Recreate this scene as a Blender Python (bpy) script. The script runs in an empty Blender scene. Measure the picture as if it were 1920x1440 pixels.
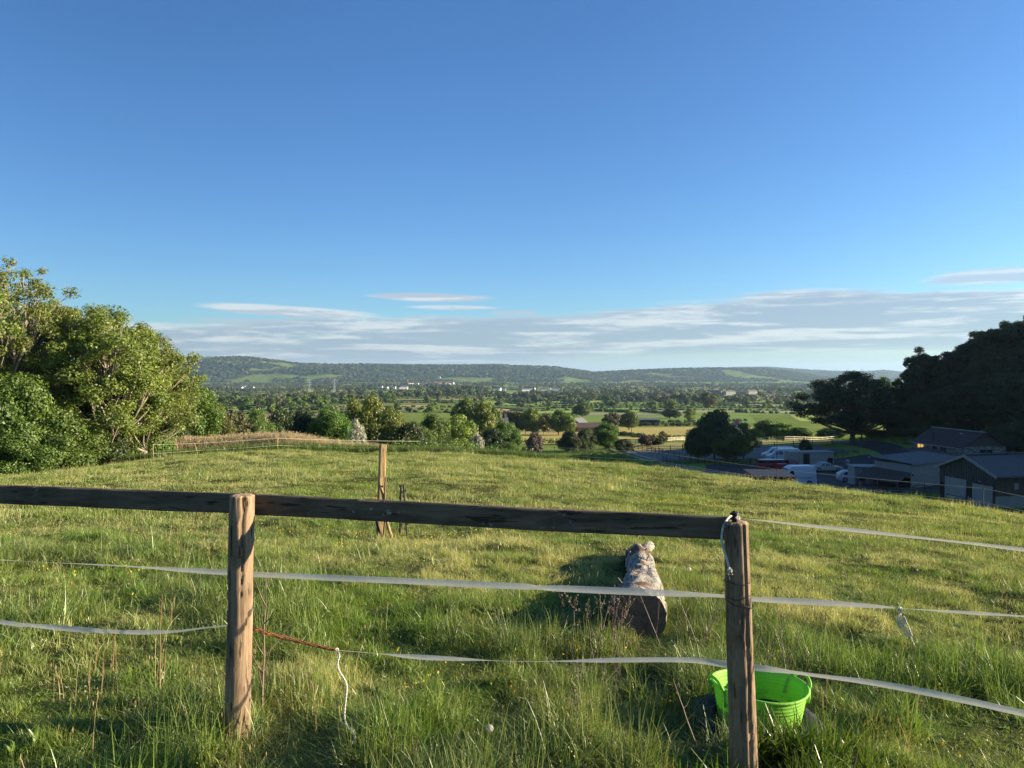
import bpy, math, random
import numpy as np
from mathutils import Vector, Matrix, Quaternion
R = math.radians
sc = bpy.context.scene
COL = sc.collection

# ------------------------------------------------------------------ camera, light, exposure
F = 1332.0                       # focal length in pixels of the 1920 px wide photograph
PITCH = math.atan(20 / F)        # the horizon sits 20 px above the middle
cam_d = bpy.data.cameras.new('camera'); cam = bpy.data.objects.new('camera', cam_d); COL.objects.link(cam)
cam_d.sensor_width = 36; cam_d.lens = F / 1920 * 36
cam_d.clip_start = 0.05; cam_d.clip_end = 60000
cam.location = (0, 0, 0); cam.rotation_euler = (R(90) - PITCH, 0, 0)
sc.camera = cam

SUN_EL = 14.0
SUN_AZ = 90.0                    # measured from -Y (behind the camera) towards +X (right)
saz = R(SUN_AZ)
sun_dir = Vector((math.sin(saz) * math.cos(R(SUN_EL)), -math.cos(saz) * math.cos(R(SUN_EL)), math.sin(R(SUN_EL))))
sd = bpy.data.lights.new('sun', 'SUN'); sd.energy = 5.0; sd.angle = R(0.53); sd.color = (1.0, 0.84, 0.60)
so = bpy.data.objects.new('sun', sd); COL.objects.link(so)
so.rotation_euler = sun_dir.to_track_quat('Z', 'Y').to_euler()

sc.view_settings.view_transform = 'Standard'; sc.view_settings.look = 'None'
sc.view_settings.exposure = 1.45; sc.view_settings.gamma = 1
sc.render.engine = 'CYCLES'
sc.cycles.use_denoising = True
sc.cycles.max_bounces = 6; sc.cycles.diffuse_bounces = 3; sc.cycles.transparent_max_bounces = 10
sc.cycles.volume_bounces = 0; sc.cycles.sample_clamp_indirect = 4
sc.cycles.use_adaptive_sampling = True; sc.cycles.adaptive_threshold = 0.01

# ------------------------------------------------------------------ node helpers
class NT:
    def __init__(s, tree): s.t = tree; s.n = tree.nodes; s.l = tree.links
    def new(s, typ, **kw):
        n = s.n.new(typ)
        for k, v in kw.items():
            if k == 'ins':
                for kk, vv in v.items():
                    if isinstance(vv, bpy.types.NodeSocket): s.l.new(vv, n.inputs[kk])
                    else: n.inputs[kk].default_value = vv
            else: setattr(n, k, v)
        return n
    def m(s, op, a, b=0.0, c=0.0, clamp=False):
        n = s.n.new('ShaderNodeMath'); n.operation = op; n.use_clamp = clamp
        for i, v in enumerate((a, b, c)):
            if isinstance(v, bpy.types.NodeSocket): s.l.new(v, n.inputs[i])
            else: n.inputs[i].default_value = v
        return n.outputs[0]
    def mix(s, f, a, b, mode='MIX'):
        n = s.n.new('ShaderNodeMix'); n.data_type = 'RGBA'; n.blend_type = mode
        for i, v in ((0, f), (6, a), (7, b)):
            if isinstance(v, bpy.types.NodeSocket): s.l.new(v, n.inputs[i])
            else: n.inputs[i].default_value = v if i == 0 else (tuple(v) + (1,))[:4]
        return n.outputs[2]
    def ramp(s, f, stops):
        n = s.n.new('ShaderNodeValToRGB'); s.l.new(f, n.inputs[0]); cr = n.color_ramp
        while len(cr.elements) > 1: cr.elements.remove(cr.elements[-1])
        for i, (p, c) in enumerate(stops):
            e = cr.elements[0] if i == 0 else cr.elements.new(p)
            e.position = p; e.color = (tuple(c) + (1,))[:4] if not isinstance(c, (int, float)) else (c, c, c, 1)
        return n.outputs[0]
    def noise(s, vec, scale, detail=4, rough=0.55, dist=0.0):
        n = s.new('ShaderNodeTexNoise', ins={'Scale': scale, 'Detail': detail, 'Roughness': rough, 'Distortion': dist})
        if vec is not None: s.l.new(vec, n.inputs['Vector'])
        return n.outputs['Fac']
    def smooth(s, x, lo, hi):
        n = s.n.new('ShaderNodeMapRange'); n.interpolation_type = 'SMOOTHSTEP'
        s.l.new(x, n.inputs[0]); 
        for i, v in ((1, lo), (2, hi)):
            if isinstance(v, bpy.types.NodeSocket): s.l.new(v, n.inputs[i])
            else: n.inputs[i].default_value = v
        return n.outputs[0]
    def vmul(s, vec, v):
        n = s.n.new('ShaderNodeVectorMath'); n.operation = 'MULTIPLY'; s.l.new(vec, n.inputs[0]); n.inputs[1].default_value = v
        return n.outputs[0]

def mat(name):
    m = bpy.data.materials.new(name); m.use_nodes = True
    t = NT(m.node_tree); t.n.clear(); t.out = t.n.new('ShaderNodeOutputMaterial')
    return m, t
def principled(name, color, rough=0.7, metal=0.0, bump=0.0, bscale=30, var=0.25, vscale=8, stretch=(1, 1, 1), spec=0.4, coord='Object'):
    m, t = mat(name)
    tc = t.new('ShaderNodeTexCoord').outputs[coord]
    v = t.vmul(tc, stretch)
    n = t.noise(v, vscale, 5, 0.6)
    dark = tuple(c * (1 - var) for c in color[:3]); lite = tuple(min(1, c * (1 + var)) for c in color[:3])
    col = t.ramp(n, [(0.3, dark), (0.7, lite)])
    p = t.new('ShaderNodeBsdfPrincipled', ins={'Base Color': col, 'Roughness': rough, 'Metallic': metal, 'Specular IOR Level': spec})
    if bump:
        b = t.new('ShaderNodeBump', ins={'Strength': bump, 'Distance': 0.02, 'Height': t.noise(v, bscale, 5, 0.65)})
        t.l.new(b.outputs[0], p.inputs['Normal'])
    t.l.new(p.outputs[0], t.out.inputs[0])
    return m

# ------------------------------------------------------------------ sky
w = bpy.data.worlds.new('World'); sc.world = w; w.use_nodes = True
t = NT(w.node_tree); t.n.clear()
sky = t.new('ShaderNodeTexSky', sky_type='NISHITA', sun_disc=False)
sky.sun_elevation = R(SUN_EL); sky.sun_rotation = math.pi - saz
sky.altitude = 150; sky.air_density = 1.0; sky.dust_density = 0.6; sky.ozone_density = 2.2
D = t.new('ShaderNodeTexCoord').outputs['Generated']
sep = t.new('ShaderNodeSeparateXYZ', ins={0: D})
az = t.m('ARCTAN2', sep.outputs[0], sep.outputs[1])               # 0 straight ahead, + to the right
el = t.m('MULTIPLY', t.m('ARCSINE', sep.outputs[2]), 57.2958)     # degrees
azd = t.m('MULTIPLY', az, 57.2958)
hs = t.new('ShaderNodeHueSaturation', ins={'Hue': 0.505, 'Saturation': 1.12, 'Value': 1.0, 'Color': sky.outputs[0]})
skycol = t.mix(1.0, hs.outputs[0], (0.81, 1.15, 1.49), 'MULTIPLY')
skycol = t.mix(t.m('MULTIPLY', t.smooth(azd, -3.0, -38.0), 0.24), skycol, (0, 0, 0))
def coords(kx, ky, ox=0.0, oy=0.0):
    return t.new('ShaderNodeCombineXYZ', ins={0: t.m('ADD', t.m('MULTIPLY', azd, kx), ox), 1: t.m('ADD', t.m('MULTIPLY', el, ky), oy), 2: 0.0}).outputs[0]
# top edge of the cloud bank, as elevation over azimuth
bank_top = t.ramp(t.m('DIVIDE', t.m('ADD', azd, 40), 80), [(0.0, 0.34), (0.12, 0.36), (0.20, 0.39), (0.33, 0.44), (0.48, 0.47), (0.58, 0.50), (0.66, 0.56), (0.76, 0.63), (0.82, 0.62), (0.90, 0.58), (1.0, 0.54)])
n1 = t.noise(coords(0.10, 0.9), 1.0, 5, 0.55)
n1b = t.noise(coords(0.035, 0.35, 3.1, 2.2), 1.0, 3, 0.5)
top = t.m('ADD', t.m('MULTIPLY', bank_top, 10.0), t.m('MULTIPLY', t.m('SUBTRACT', n1, 0.5), 2.2))
edge = t.m('SUBTRACT', top, el)
mask = t.smooth(edge, -0.12, 0.55)
low = t.smooth(t.m('ADD', t.m('SUBTRACT', el, t.m('MULTIPLY', t.smooth(azd, -2.0, 8.0), 0.8)), t.m('MULTIPLY', t.m('SUBTRACT', n1b, 0.5), 1.2)), 0.35, 1.25)
gaps = t.smooth(t.m('ADD', t.noise(coords(0.09, 1.5, 7.7, 1.3), 1.0, 5, 0.6), t.m('MULTIPLY', t.smooth(azd, -24.0, 10.0), 0.14)), 0.30, 0.44)
bank = t.m('MULTIPLY', t.m('MULTIPLY', mask, low), gaps)
def wisp(a0, e0, wa, we, tilt=0.0):
    a_ = t.m('SUBTRACT', azd, a0)
    e_ = t.m('SUBTRACT', t.m('SUBTRACT', el, e0), t.m('MULTIPLY', a_, tilt))
    d = t.m('ADD', t.m('POWER', t.m('DIVIDE', a_, wa), 2.0), t.m('POWER', t.m('DIVIDE', t.m('ABSOLUTE', e_), we), 2.0))
    k = t.m('ADD', t.m('SUBTRACT', 1.0, d), t.m('MULTIPLY', t.m('SUBTRACT', n1, 0.5), 1.6))
    return t.smooth(k, 0.0, 0.6)
wis = wisp(-6.0, 6.05, 5.6, 0.42, -0.01)
wis = t.m('MAXIMUM', wis, t.m('MULTIPLY', wisp(-4.8, 5.25, 4.2, 0.22, 0.0), 0.8))
wis = t.m('MAXIMUM', wis, t.m('MULTIPLY', wisp(0.2, 4.8, 2.6, 0.3, 0.0), 0.8))
wis = t.m('MAXIMUM', wis, wisp(-17.0, 4.75, 8.0, 0.5, -0.035))
wis = t.m('MAXIMUM', wis, t.m('MULTIPLY', wisp(-20.0, 3.9, 5.5, 0.28, -0.01), 0.7))
wis = t.m('MAXIMUM', wis, t.m('MULTIPLY', wisp(34.0, 6.4, 5.0, 0.62, 0.02), 0.85))
cl = t.m('MAXIMUM', bank, wis)
shade = t.m('ADD', t.m('MULTIPLY', t.noise(coords(0.08, 1.3, 1.5, 9.0), 1.0, 7, 0.62, 0.35), .75), t.m('MULTIPLY', t.noise(coords(0.35, 2.6, 4.5, 2.0), 1.0, 6, 0.65, 0.2), .25))
rim = t.smooth(edge, 0.9, 0.1)
white = t.m('ADD', t.smooth(shade, 0.47, 0.60), t.m('MULTIPLY', rim, 0.35), clamp=True)
cloudcol = t.mix(white, (2.55, 3.15, 3.95), (5.3, 5.55, 5.65))
pale = t.mix(t.smooth(el, 2.6, -0.2), skycol, (3.9, 4.7, 5.1))
col = t.mix(t.m('MULTIPLY', cl, 0.80), pale, cloudcol)
bg = t.new('ShaderNodeBackground', ins={'Color': col, 'Strength': 0.055})
t.l.new(bg.outputs[0], t.new('ShaderNodeOutputWorld').inputs[0])

# ------------------------------------------------------------------ numpy noise
def _hash(ix, iy, iz, seed):
    h = (ix.astype(np.int64) * 374761393 + iy.astype(np.int64) * 668265263 + iz.astype(np.int64) * 2147483647 + seed * 974634777) & 0xffffffff
    h = ((h ^ (h >> 13)) * 1274126177) & 0xffffffff
    return ((h ^ (h >> 16)) & 0xffff) / 65535.0
def vnoise(x, y, z=0.0, seed=0):
    x, y, z = np.broadcast_arrays(np.asarray(x, float), np.asarray(y, float), np.asarray(z, float))
    ix, iy, iz = np.floor(x), np.floor(y), np.floor(z)
    fx, fy, fz = x - ix, y - iy, z - iz
    fx, fy, fz = [f * f * (3 - 2 * f) for f in (fx, fy, fz)]
    r = 0
    for dx in (0, 1):
        for dy in (0, 1):
            for dz in (0, 1):
                r = r + _hash(ix + dx, iy + dy, iz + dz, seed) * (fx if dx else 1 - fx) * (fy if dy else 1 - fy) * (fz if dz else 1 - fz)
    return r
def fbm(x, y, z=0.0, seed=0, oct=4):
    r = 0; a = 0.5; k = 1.0; s = 0
    for i in range(oct):
        r = r + a * vnoise(np.asarray(x) * k, np.asarray(y) * k, np.asarray(z) * k, seed + i); s += a; a *= 0.5; k *= 2.03
    return r / s

# ------------------------------------------------------------------ picture <-> world
def P(u, v, Y):
    d = Vector((u - 960, F, -(v - 720)))
    y = d.y * math.cos(PITCH) + d.z * math.sin(PITCH)
    z = -d.y * math.sin(PITCH) + d.z * math.cos(PITCH)
    return Vector((d.x * Y / y, Y, z * Y / y))
def XU(u, Y): return P(u, 700, Y).x

cps = [(0, 0, -1.62), (-3, -3, -1.5), (3, -3, -1.75), (0, -12, -0.9), (-1.31, 3.45, -1.78), (1.3, 3.76, -1.96), (1.0, 5.6, -2.08),
       (1.5, 8.4, -2.34), (-2.2, 11.6, -2.68), (-6, 3, -1.72), (6, 3, -2.15), (9, 10, -3.0), (20, 8, -4.0), (-15, 8, -2.3), (-15, -10, -1.2), (20, -10, -2.5),
       (40, 10, -7), (-40, 10, -4), (-60, 40, -7.5), (60, 20, -9), (80, -10, -3)]
for u, Y, z in [(960, 30, -4.35), (1600, 20, -4.1), (200, 25, -4.0), (700, 20, -3.45), (700, 45, -5.35), (700, 55, -6.15), (560, 56, -6.15), (820, 56, -6.3), (700, 66, -7.9), (700, 75, -9.4), (700, 92, -12.8),
                (300, 45, -5.5), (300, 52, -6.35), (300, 60, -7.5), (300, 75, -10), (50, 45, -6.6), (50, 55, -8), (50, 70, -10.5), (1000, 50, -6.1), (1000, 60, -7.5), (1000, 70, -9.8),
                (1200, 52, -7.05), (1200, 65, -10.3), (1457, 42, -6.75), (1457, 52, -9.6), (1457, 62, -12.2), (1640, 36, -6.45), (1640, 45, -9.4),
                (1846, 31, -6.1), (1846, 38, -8.8), (1846, 48, -11.6), (1300, 30, -5.1), (450, 76, -10), (900, 80, -10.8), (1000, 100, -14.0)]:
    cps.append((XU(u, Y), Y, z))
cps += [(32, 75, -13.2), (45, 66, -12.6), (45, 72, -12.7), (48, 86, -13.9), (56, 88, -13.8), (60, 70, -12.6), (64, 100, -13.4), (70, 103, -13.2), (33, 95, -15), (48, 100, -15),
        (48, 115, -15.4), (40, 125, -15.9), (20, 115, -15.6), (30, 130, -16.2), (52, 130, -15.3), (62, 122, -14.2), (72, 128, -11.5), (85, 125, -8), (85, 105, -9), (80, 85, -9.5),
        (100, 135, -3), (100, 110, -2), (90, 90, -5), (130, 130, 10), (120, 70, 4), (150, 100, 17), (180, 100, 25.5), (180, 60, 27), (182, 42, 26), (182, 125, 24), (160, 50, 15), (187, 28, 20), (190, 0, 8),
        (240, 80, 22), (300, 80, 10), (400, 100, 0), (240, -60, 5), (120, 160, -9), (180, 165, -6), (250, 200, -14), (150, 155, -3), (85, 150, -12.5), (70, 160, -15.3), (110, 200, -17.5),
        (60, 145, -14.6), (60, 170, -16.2), (10, 150, -17.3), (-20, 150, -18), (40, 150, -16.0), (-30, 110, -15.5), (-60, 110, -16), (-90, 70, -13), (0, 125, -15.9),
        (0, 213, -21), (60, 213, -20.6), (-80, 200, -21), (0, 300, -26), (-150, 300, -27), (150, 300, -26.2), (0, 400, -31), (200, 400, -31), (0, 500, -35), (300, 500, -35), (-300, 500, -35),
        (0, 700, -41), (500, 700, -41), (-500, 700, -41), (0, 1000, -48), (800, 1000, -48), (-800, 1000, -48), (0, 1500, -55), (1300, 1500, -55), (-1300, 1500, -55), (0, 2500, -62),
        (2500, 2500, -62), (-2500, 2500, -62), (0, 4200, -65), (4200, 4200, -65), (-4200, 4200, -65), (0, 9000, -66), (9000, 9000, -66), (-9000, 9000, -66), (9000, 0, -50), (-9000, 0, -50),
        (2000, 0, -40), (-2000, 0, -40), (0, -200, 12), (300, -300, 15), (-300, -300, 10), (0, -4000, 30), (-300, 60, -22), (700, 150, -20)]
cps = np.array(cps, float)
def warp(x, y): return np.stack([np.arcsinh(np.asarray(x, float) / 18.0), np.arcsinh(np.asarray(y, float) / 18.0)], -1)
def _k(r2): return np.where(r2 > 1e-12, 0.5 * r2 * np.log(np.maximum(r2, 1e-12)), 0.0)
_c = warp(cps[:, 0], cps[:, 1]); N_ = len(_c)
_A = np.zeros((N_ + 3, N_ + 3)); _d = _c[:, None] - _c[None]; _A[:N_, :N_] = _k((_d ** 2).sum(-1)) + np.eye(N_) * 2e-4
_A[:N_, N_] = 1; _A[:N_, N_ + 1:] = _c; _A[N_:, :N_] = _A[:N_, N_:].T
_w = np.linalg.solve(_A, np.concatenate([cps[:, 2], [0, 0, 0]]))
HILL_A = np.array([[-2500, 676], [-300, 676], [200, 674], [330, 672], [400, 669], [470, 672], [520, 678], [565, 684], [640, 684], [760, 687], [860, 688], [940, 687], [1000, 689], [1050, 691], [1100, 698], [1130, 706], [1180, 716], [4500, 716]], float)
HILL_B = np.array([[-2500, 716], [1000, 716], [1060, 708], [1110, 701], [1200, 696], [1280, 693], [1350, 692], [1430, 693], [1480, 698], [1530, 706], [1580, 714], [4500, 716]], float)
HILL_C = np.array([[-2500, 705], [1200, 705], [1330, 698], [1370, 690.5], [1440, 689.5], [1490, 693], [1560, 697], [1600, 698], [1640, 697], [1655, 695], [1700, 700], [2500, 700], [4500, 704]], float)
def hills(x, y):
    x = np.asarray(x, float); y = np.asarray(y, float)
    yy = np.maximum(y, 1.0); u = 960 + F * x / yy
    out = np.zeros(np.broadcast(x, y).shape)
    for k, (tab, y0, y1) in enumerate(((HILL_A, 4300, 5700), (HILL_B, 4500, 5600), (HILL_C, 6300, 8200))):
        v = np.interp(u, tab[:, 0], tab[:, 1])
        crest = (700 - v) / F * y1 + 66
        foot = y0 + 500 * (fbm(x / 700, y / 2000, 0, 50 + k) - 0.5)
        s = np.clip((yy - foot) / (y1 - foot), 0, 1); s = s * s * (3 - 2 * s)
        back = 1 - 0.25 * np.clip((yy - y1) / 3000, 0, 1)
        bump = (fbm(x / 340, y / 420, 0, 60 + k) - 0.5) * 90 * s * (1 - s) * 2.2
        out = np.maximum(out, np.where(y > 100, np.maximum(crest, 0) * s * back + bump * (crest > 8), 0))
    return out
def height(x, y):
    x = np.asarray(x, float); y = np.asarray(y, float)
    sh = np.broadcast(x, y).shape; xf = np.broadcast_to(x, sh).ravel(); yf = np.broadcast_to(y, sh).ravel()
    res = np.empty(len(xf))
    for i in range(0, len(xf), 20000):
        c = warp(xf[i:i + 20000], yf[i:i + 20000])
        d2 = ((c[:, None] - _c[None]) ** 2).sum(-1)
        res[i:i + 20000] = _k(d2) @ _w[:N_] + _w[N_] + c @ _w[N_ + 1:]
    r = np.hypot(xf, yf)
    res += (fbm(xf / 1.5, yf / 1.5, 0, 3) - 0.5) * 0.22 * np.clip((r - 2) / 4, .3, 1) * np.clip(1.5 - r / 120, 0, 1) + (fbm(xf / .45, yf / .45, 0, 5, 2) - 0.5) * 0.07 * np.clip(1.6 - r / 18, 0, 1) + (fbm(xf / 9, yf / 9, 0, 9) - 0.5) * 0.35 * np.clip((r - 4) / 20, 0, 1) * np.clip(3 - r / 60, 0, 1)
    res = res + hills(xf, yf)
    return res.reshape(sh)
def hz(x, y): return float(height(np.array([x]), np.array([y]))[0])
def G(u, v, y0=20.0, y1=6000.0):
    Y = np.geomspace(y0, y1, 500)
    d = P(u, v, 1.0)
    zz = height(d.x * Y, Y); below = np.nonzero(d.z * Y < zz)[0]
    i = below[0] if len(below) else 499
    if i == 0: return Vector((d.x * Y[0], Y[0], zz[0]))
    a, b = Y[i - 1], Y[i]
    fa, fb = d.z * a - zz[i - 1], d.z * b - zz[i]
    yy = a + (b - a) * (fa / (fa - fb) if fa != fb else 0)
    return Vector((d.x * yy, yy, hz(d.x * yy, yy)))

# ------------------------------------------------------------------ mesh helpers
def tag(o, label=None, cat=None, group=None, kind=None):
    if label: o['label'] = label
    if cat: o['category'] = cat
    if group: o['group'] = group
    if kind: o['kind'] = kind
    return o
def empty(name, loc=(0, 0, 0), rz=0, label=None, cat=None, group=None):
    o = bpy.data.objects.new(name, None); COL.objects.link(o); o.location = loc; o.rotation_euler = (0, 0, rz)
    o.empty_display_size = 0.2
    return tag(o, label, cat, group)
def link(name, me, parent=None):
    o = bpy.data.objects.new(name, me); COL.objects.link(o)
    if parent is not None: o.parent = parent
    return o
def mesh_np(name, V, Q, mats, attrs=None, midx=None, smooth=False):
    """V (n,3); Q (m,k) faces of equal size or list of such arrays"""
    me = bpy.data.meshes.new(name)
    Qs = Q if isinstance(Q, list) else [Q]
    Qs = [q for q in Qs if len(q)]
    V = np.asarray(V, np.float32)
    me.vertices.add(len(V)); me.vertices.foreach_set('co', V.ravel())
    tot = sum(q.size for q in Qs); nf = sum(len(q) for q in Qs)
    me.loops.add(tot); me.polygons.add(nf)
    me.loops.foreach_set('vertex_index', np.concatenate([q.ravel() for q in Qs]).astype(np.int32))
    sizes = np.concatenate([np.full(len(q), q.shape[1]) for q in Qs])
    starts = np.concatenate([[0], np.cumsum(sizes)[:-1]])
    me.polygons.foreach_set('loop_start', starts.astype(np.int32))
    if midx is not None: me.polygons.foreach_set('material_index', np.asarray(midx, np.int32))
    me.polygons.foreach_set('use_smooth', np.full(nf, smooth))
    for m in (mats if isinstance(mats, (list, tuple)) else [mats]): me.materials.append(m)
    me.update(calc_edges=True)
    if attrs:
        for k, (typ, dom, arr) in attrs.items():
            a = me.attributes.new(k, typ, dom)
            a.data.foreach_set('vector' if typ == 'FLOAT_VECTOR' else ('color' if typ == 'FLOAT_COLOR' else 'value'), np.asarray(arr, np.int32 if typ == 'INT' else np.float32).ravel())
    return me

class MB:
    """collects shapes into one mesh"""
    def __init__(s): s.v = []; s.f = []; s.mi = []; s.cur = 0
    def add(s, vs, fs):
        o = len(s.v); s.v += [tuple(v) for v in vs]; s.f += [tuple(i + o for i in f) for f in fs]; s.mi += [s.cur] * len(fs); return s
    def box(s, c, d, rot=None, bev=0.0):
        c = Vector(c); hx, hy, hz_ = d[0] / 2, d[1] / 2, d[2] / 2
        if bev > 0:
            b = min(bev, hx * .9, hy * .9, hz_ * .9)
            ring = [(hx - b, -hy), (hx, -hy + b), (hx, hy - b), (hx - b, hy), (-hx + b, hy), (-hx, hy - b), (-hx, -hy + b), (-hx + b, -hy)]
            sh = lambda k: [(x * (hx - b) / hx if k else x, y * (hy - b) / hy if k else y) for x, y in ring]
            lv = [(1, -hz_), (0, -hz_ + b), (0, hz_ - b), (1, hz_)]
            vs = [Vector((x, y, z)) for k, z in lv for x, y in sh(k)]
            fs = [(i * 8 + j, i * 8 + (j + 1) % 8, (i + 1) * 8 + (j + 1) % 8, (i + 1) * 8 + j) for i in range(3) for j in range(8)]
            fs += [tuple(range(7, -1, -1)), tuple(range(24, 32))]
        else:
            vs = [Vector((x, y, z)) for z in (-hz_, hz_) for x, y in ((-hx, -hy), (hx, -hy), (hx, hy), (-hx, hy))]
            fs = [(3, 2, 1, 0), (4, 5, 6, 7), (0, 1, 5, 4), (1, 2, 6, 5), (2, 3, 7, 6), (3, 0, 4, 7)]
        if rot is not None:
            m = rot if isinstance(rot, Matrix) else Matrix.Rotation(rot, 3, 'Z')
            vs = [m @ v for v in vs]
        return s.add([v + c for v in vs], fs)
    def tube(s, pts, r, n=8, cap=True):
        pts = [Vector(p) for p in pts]; rs = r if isinstance(r, (list, tuple)) else [r] * len(pts)
        rings = []; up = None
        for i, p in enumerate(pts):
            tg = (pts[min(i + 1, len(pts) - 1)] - pts[max(i - 1, 0)]).normalized()
            if up is None: up = tg.orthogonal().normalized()
            up = (up - tg * up.dot(tg)).normalized(); sd_ = tg.cross(up)
            rings.append([p + (up * math.cos(2 * math.pi * k / n) + sd_ * math.sin(2 * math.pi * k / n)) * rs[i] for k in range(n)])
        vs = [v for rg in rings for v in rg]; L = len(rings)
        fs = [(i * n + k, i * n + (k + 1) % n, (i + 1) * n + (k + 1) % n, (i + 1) * n + k) for i in range(L - 1) for k in range(n)]
        if cap: fs += [tuple(range(n - 1, -1, -1)), tuple(range((L - 1) * n, L * n))]
        return s.add(vs, fs)
    def lathe(s, prof, n=24, c=(0, 0, 0), M=None):
        vs = []
        for r_, z in prof:
            for k in range(n):
                v = Vector((r_ * math.cos(2 * math.pi * k / n), r_ * math.sin(2 * math.pi * k / n), z))
                if M is not None: v = M @ v
                vs.append(v + Vector(c))
        L = len(prof)
        return s.add(vs, [(i * n + k, i * n + (k + 1) % n, (i + 1) * n + (k + 1) % n, (i + 1) * n + k) for i in range(L - 1) for k in range(n)])
    def poly(s, pts): return s.add(pts, [tuple(range(len(pts)))])
    def prism(s, poly, axis, a, b):
        """polygon (2-d) extruded along an axis from a to b; poly coordinates are the other two axes in order"""
        def mk(p, h):
            if axis == 'x': return (h, p[0], p[1])
            if axis == 'y': return (p[0], h, p[1])
            return (p[0], p[1], h)
        n = len(poly)
        vs = [mk(p, a) for p in poly] + [mk(p, b) for p in poly]
        fs = [tuple(range(n - 1, -1, -1)), tuple(range(n, 2 * n))] + [(i, (i + 1) % n, n + (i + 1) % n, n + i) for i in range(n)]
        return s.add(vs, fs)
    def mesh(s, name, mats, smooth=False):
        me = bpy.data.meshes.new(name); me.from_pydata([tuple(v) for v in s.v], [], s.f)
        for m in (mats if isinstance(mats, (list, tuple)) else [mats]): me.materials.append(m)
        me.polygons.foreach_set('material_index', s.mi)
        if smooth: me.polygons.foreach_set('use_smooth', [True] * len(me.polygons))
        me.update(); return me
    def build(s, name, mats, parent=None, smooth=False): return link(name, s.mesh(name, mats, smooth), parent)

def catmull(pts, n=8):
    pts = [Vector(p) for p in pts]; out = []
    for i in range(len(pts) - 1):
        p0, p1, p2, p3 = pts[max(i - 1, 0)], pts[i], pts[i + 1], pts[min(i + 2, len(pts) - 1)]
        for k in range(n):
            t_ = k / n
            out.append(0.5 * ((2 * p1) + (p2 - p0) * t_ + (2 * p0 - 5 * p1 + 4 * p2 - p3) * t_ ** 2 + (3 * p1 - p0 - 3 * p2 + p3) * t_ ** 3))
    out.append(pts[-1]); return out

def copy_tree(o, loc=None, rz=None, scale=None, label=None, cat=None, group=None, parent=None):
    c = o.copy(); COL.objects.link(c); c.parent = parent
    if loc is not None: c.location = loc
    if rz is not None: c.rotation_euler = (0, 0, rz)
    if scale is not None: c.scale = scale if hasattr(scale, '__len__') else (scale,) * 3
    tag(c, label, cat, group)
    for ch in [x for x in bpy.data.objects if x.parent is o] if o.get('_kids') is None else [bpy.data.objects[k] for k in o['_kids']]:
        copy_tree(ch, parent=c)
    return c

# scatter: one 'stuff' object; the source tufts and the points live in its own mesh
_gn = None
def scatter_group():
    global _gn
    if _gn: return _gn
    g = bpy.data.node_groups.new('scatter', 'GeometryNodeTree'); _gn = g
    g.interface.new_socket('Geometry', in_out='INPUT', socket_type='NodeSocketGeometry')
    g.interface.new_socket('Geometry', in_out='OUTPUT', socket_type='NodeSocketGeometry')
    N = g.nodes.new; L = g.links.new
    gi, go = N('NodeGroupInput'), N('NodeGroupOutput')
    def attr(nm, ty):
        a = N('GeometryNodeInputNamedAttribute'); a.data_type = ty; a.inputs[0].default_value = nm; return a.outputs[0]
    sp = N('GeometryNodeSeparateGeometry'); sp.domain = 'POINT'; L(gi.outputs[0], sp.inputs[0]); 
    cmp_ = N('FunctionNodeCompare'); cmp_.data_type = 'FLOAT'; cmp_.operation = 'GREATER_THAN'; L(attr('is_pt', 'FLOAT'), cmp_.inputs[0]); cmp_.inputs[1].default_value = 0.5
    L(cmp_.outputs[0], sp.inputs[1])
    si = N('GeometryNodeSplitToInstances'); si.domain = 'POINT'; L(sp.outputs[1], si.inputs[0]); L(attr('tid', 'INT'), si.inputs['Group ID'])
    ip = N('GeometryNodeInstanceOnPoints'); L(sp.outputs[0], ip.inputs['Points']); L(si.outputs[0], ip.inputs['Instance'])
    ip.inputs['Pick Instance'].default_value = True
    L(attr('tid', 'INT'), ip.inputs['Instance Index'])
    er = N('FunctionNodeEulerToRotation'); L(attr('rot', 'FLOAT_VECTOR'), er.inputs[0]); L(er.outputs[0], ip.inputs['Rotation'])
    L(attr('scl', 'FLOAT_VECTOR'), ip.inputs['Scale'])
    L(ip.outputs[0], go.inputs[0])
    return g
def scatter(name, variants, pts, idx, rot, scl, mats, label=None, cat=None):
    """variants: list of (V, Q, tint); pts (n,3)"""
    Vs, Qs, T, tid, o = [], [], [], [], 0
    for k, (V, Q, tint) in enumerate(variants):
        Vs.append(V); Qs.append(Q + o); T.append(tint); tid.append(np.full(len(V), k)); o += len(V)
    n = len(pts)
    V = np.concatenate(Vs + [pts]); T = np.concatenate(T + [np.zeros(n)]); tid = np.concatenate(tid + [idx])
    is_pt = np.concatenate([np.zeros(o), np.ones(n)])
    if np.ndim(rot) == 1: rot = np.stack([np.zeros(n), np.zeros(n), rot], -1)
    if np.ndim(scl) == 1: scl = np.stack([scl] * 3, -1)
    me = mesh_np(name, V, [q for q in Qs], mats, attrs={'tint': ('FLOAT', 'POINT', T), 'tid': ('INT', 'POINT', tid), 'is_pt': ('FLOAT', 'POINT', is_pt),
        'rot': ('FLOAT_VECTOR', 'POINT', np.concatenate([np.zeros((o, 3)), rot])), 'scl': ('FLOAT_VECTOR', 'POINT', np.concatenate([np.ones((o, 3)), scl]))})
    ob = link(name, me); md = ob.modifiers.new('scatter', 'NODES'); md.node_group = scatter_group()
    tag(ob, label, cat, kind='stuff'); return ob
rng = np.random.default_rng(7)
random.seed(5)
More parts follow.
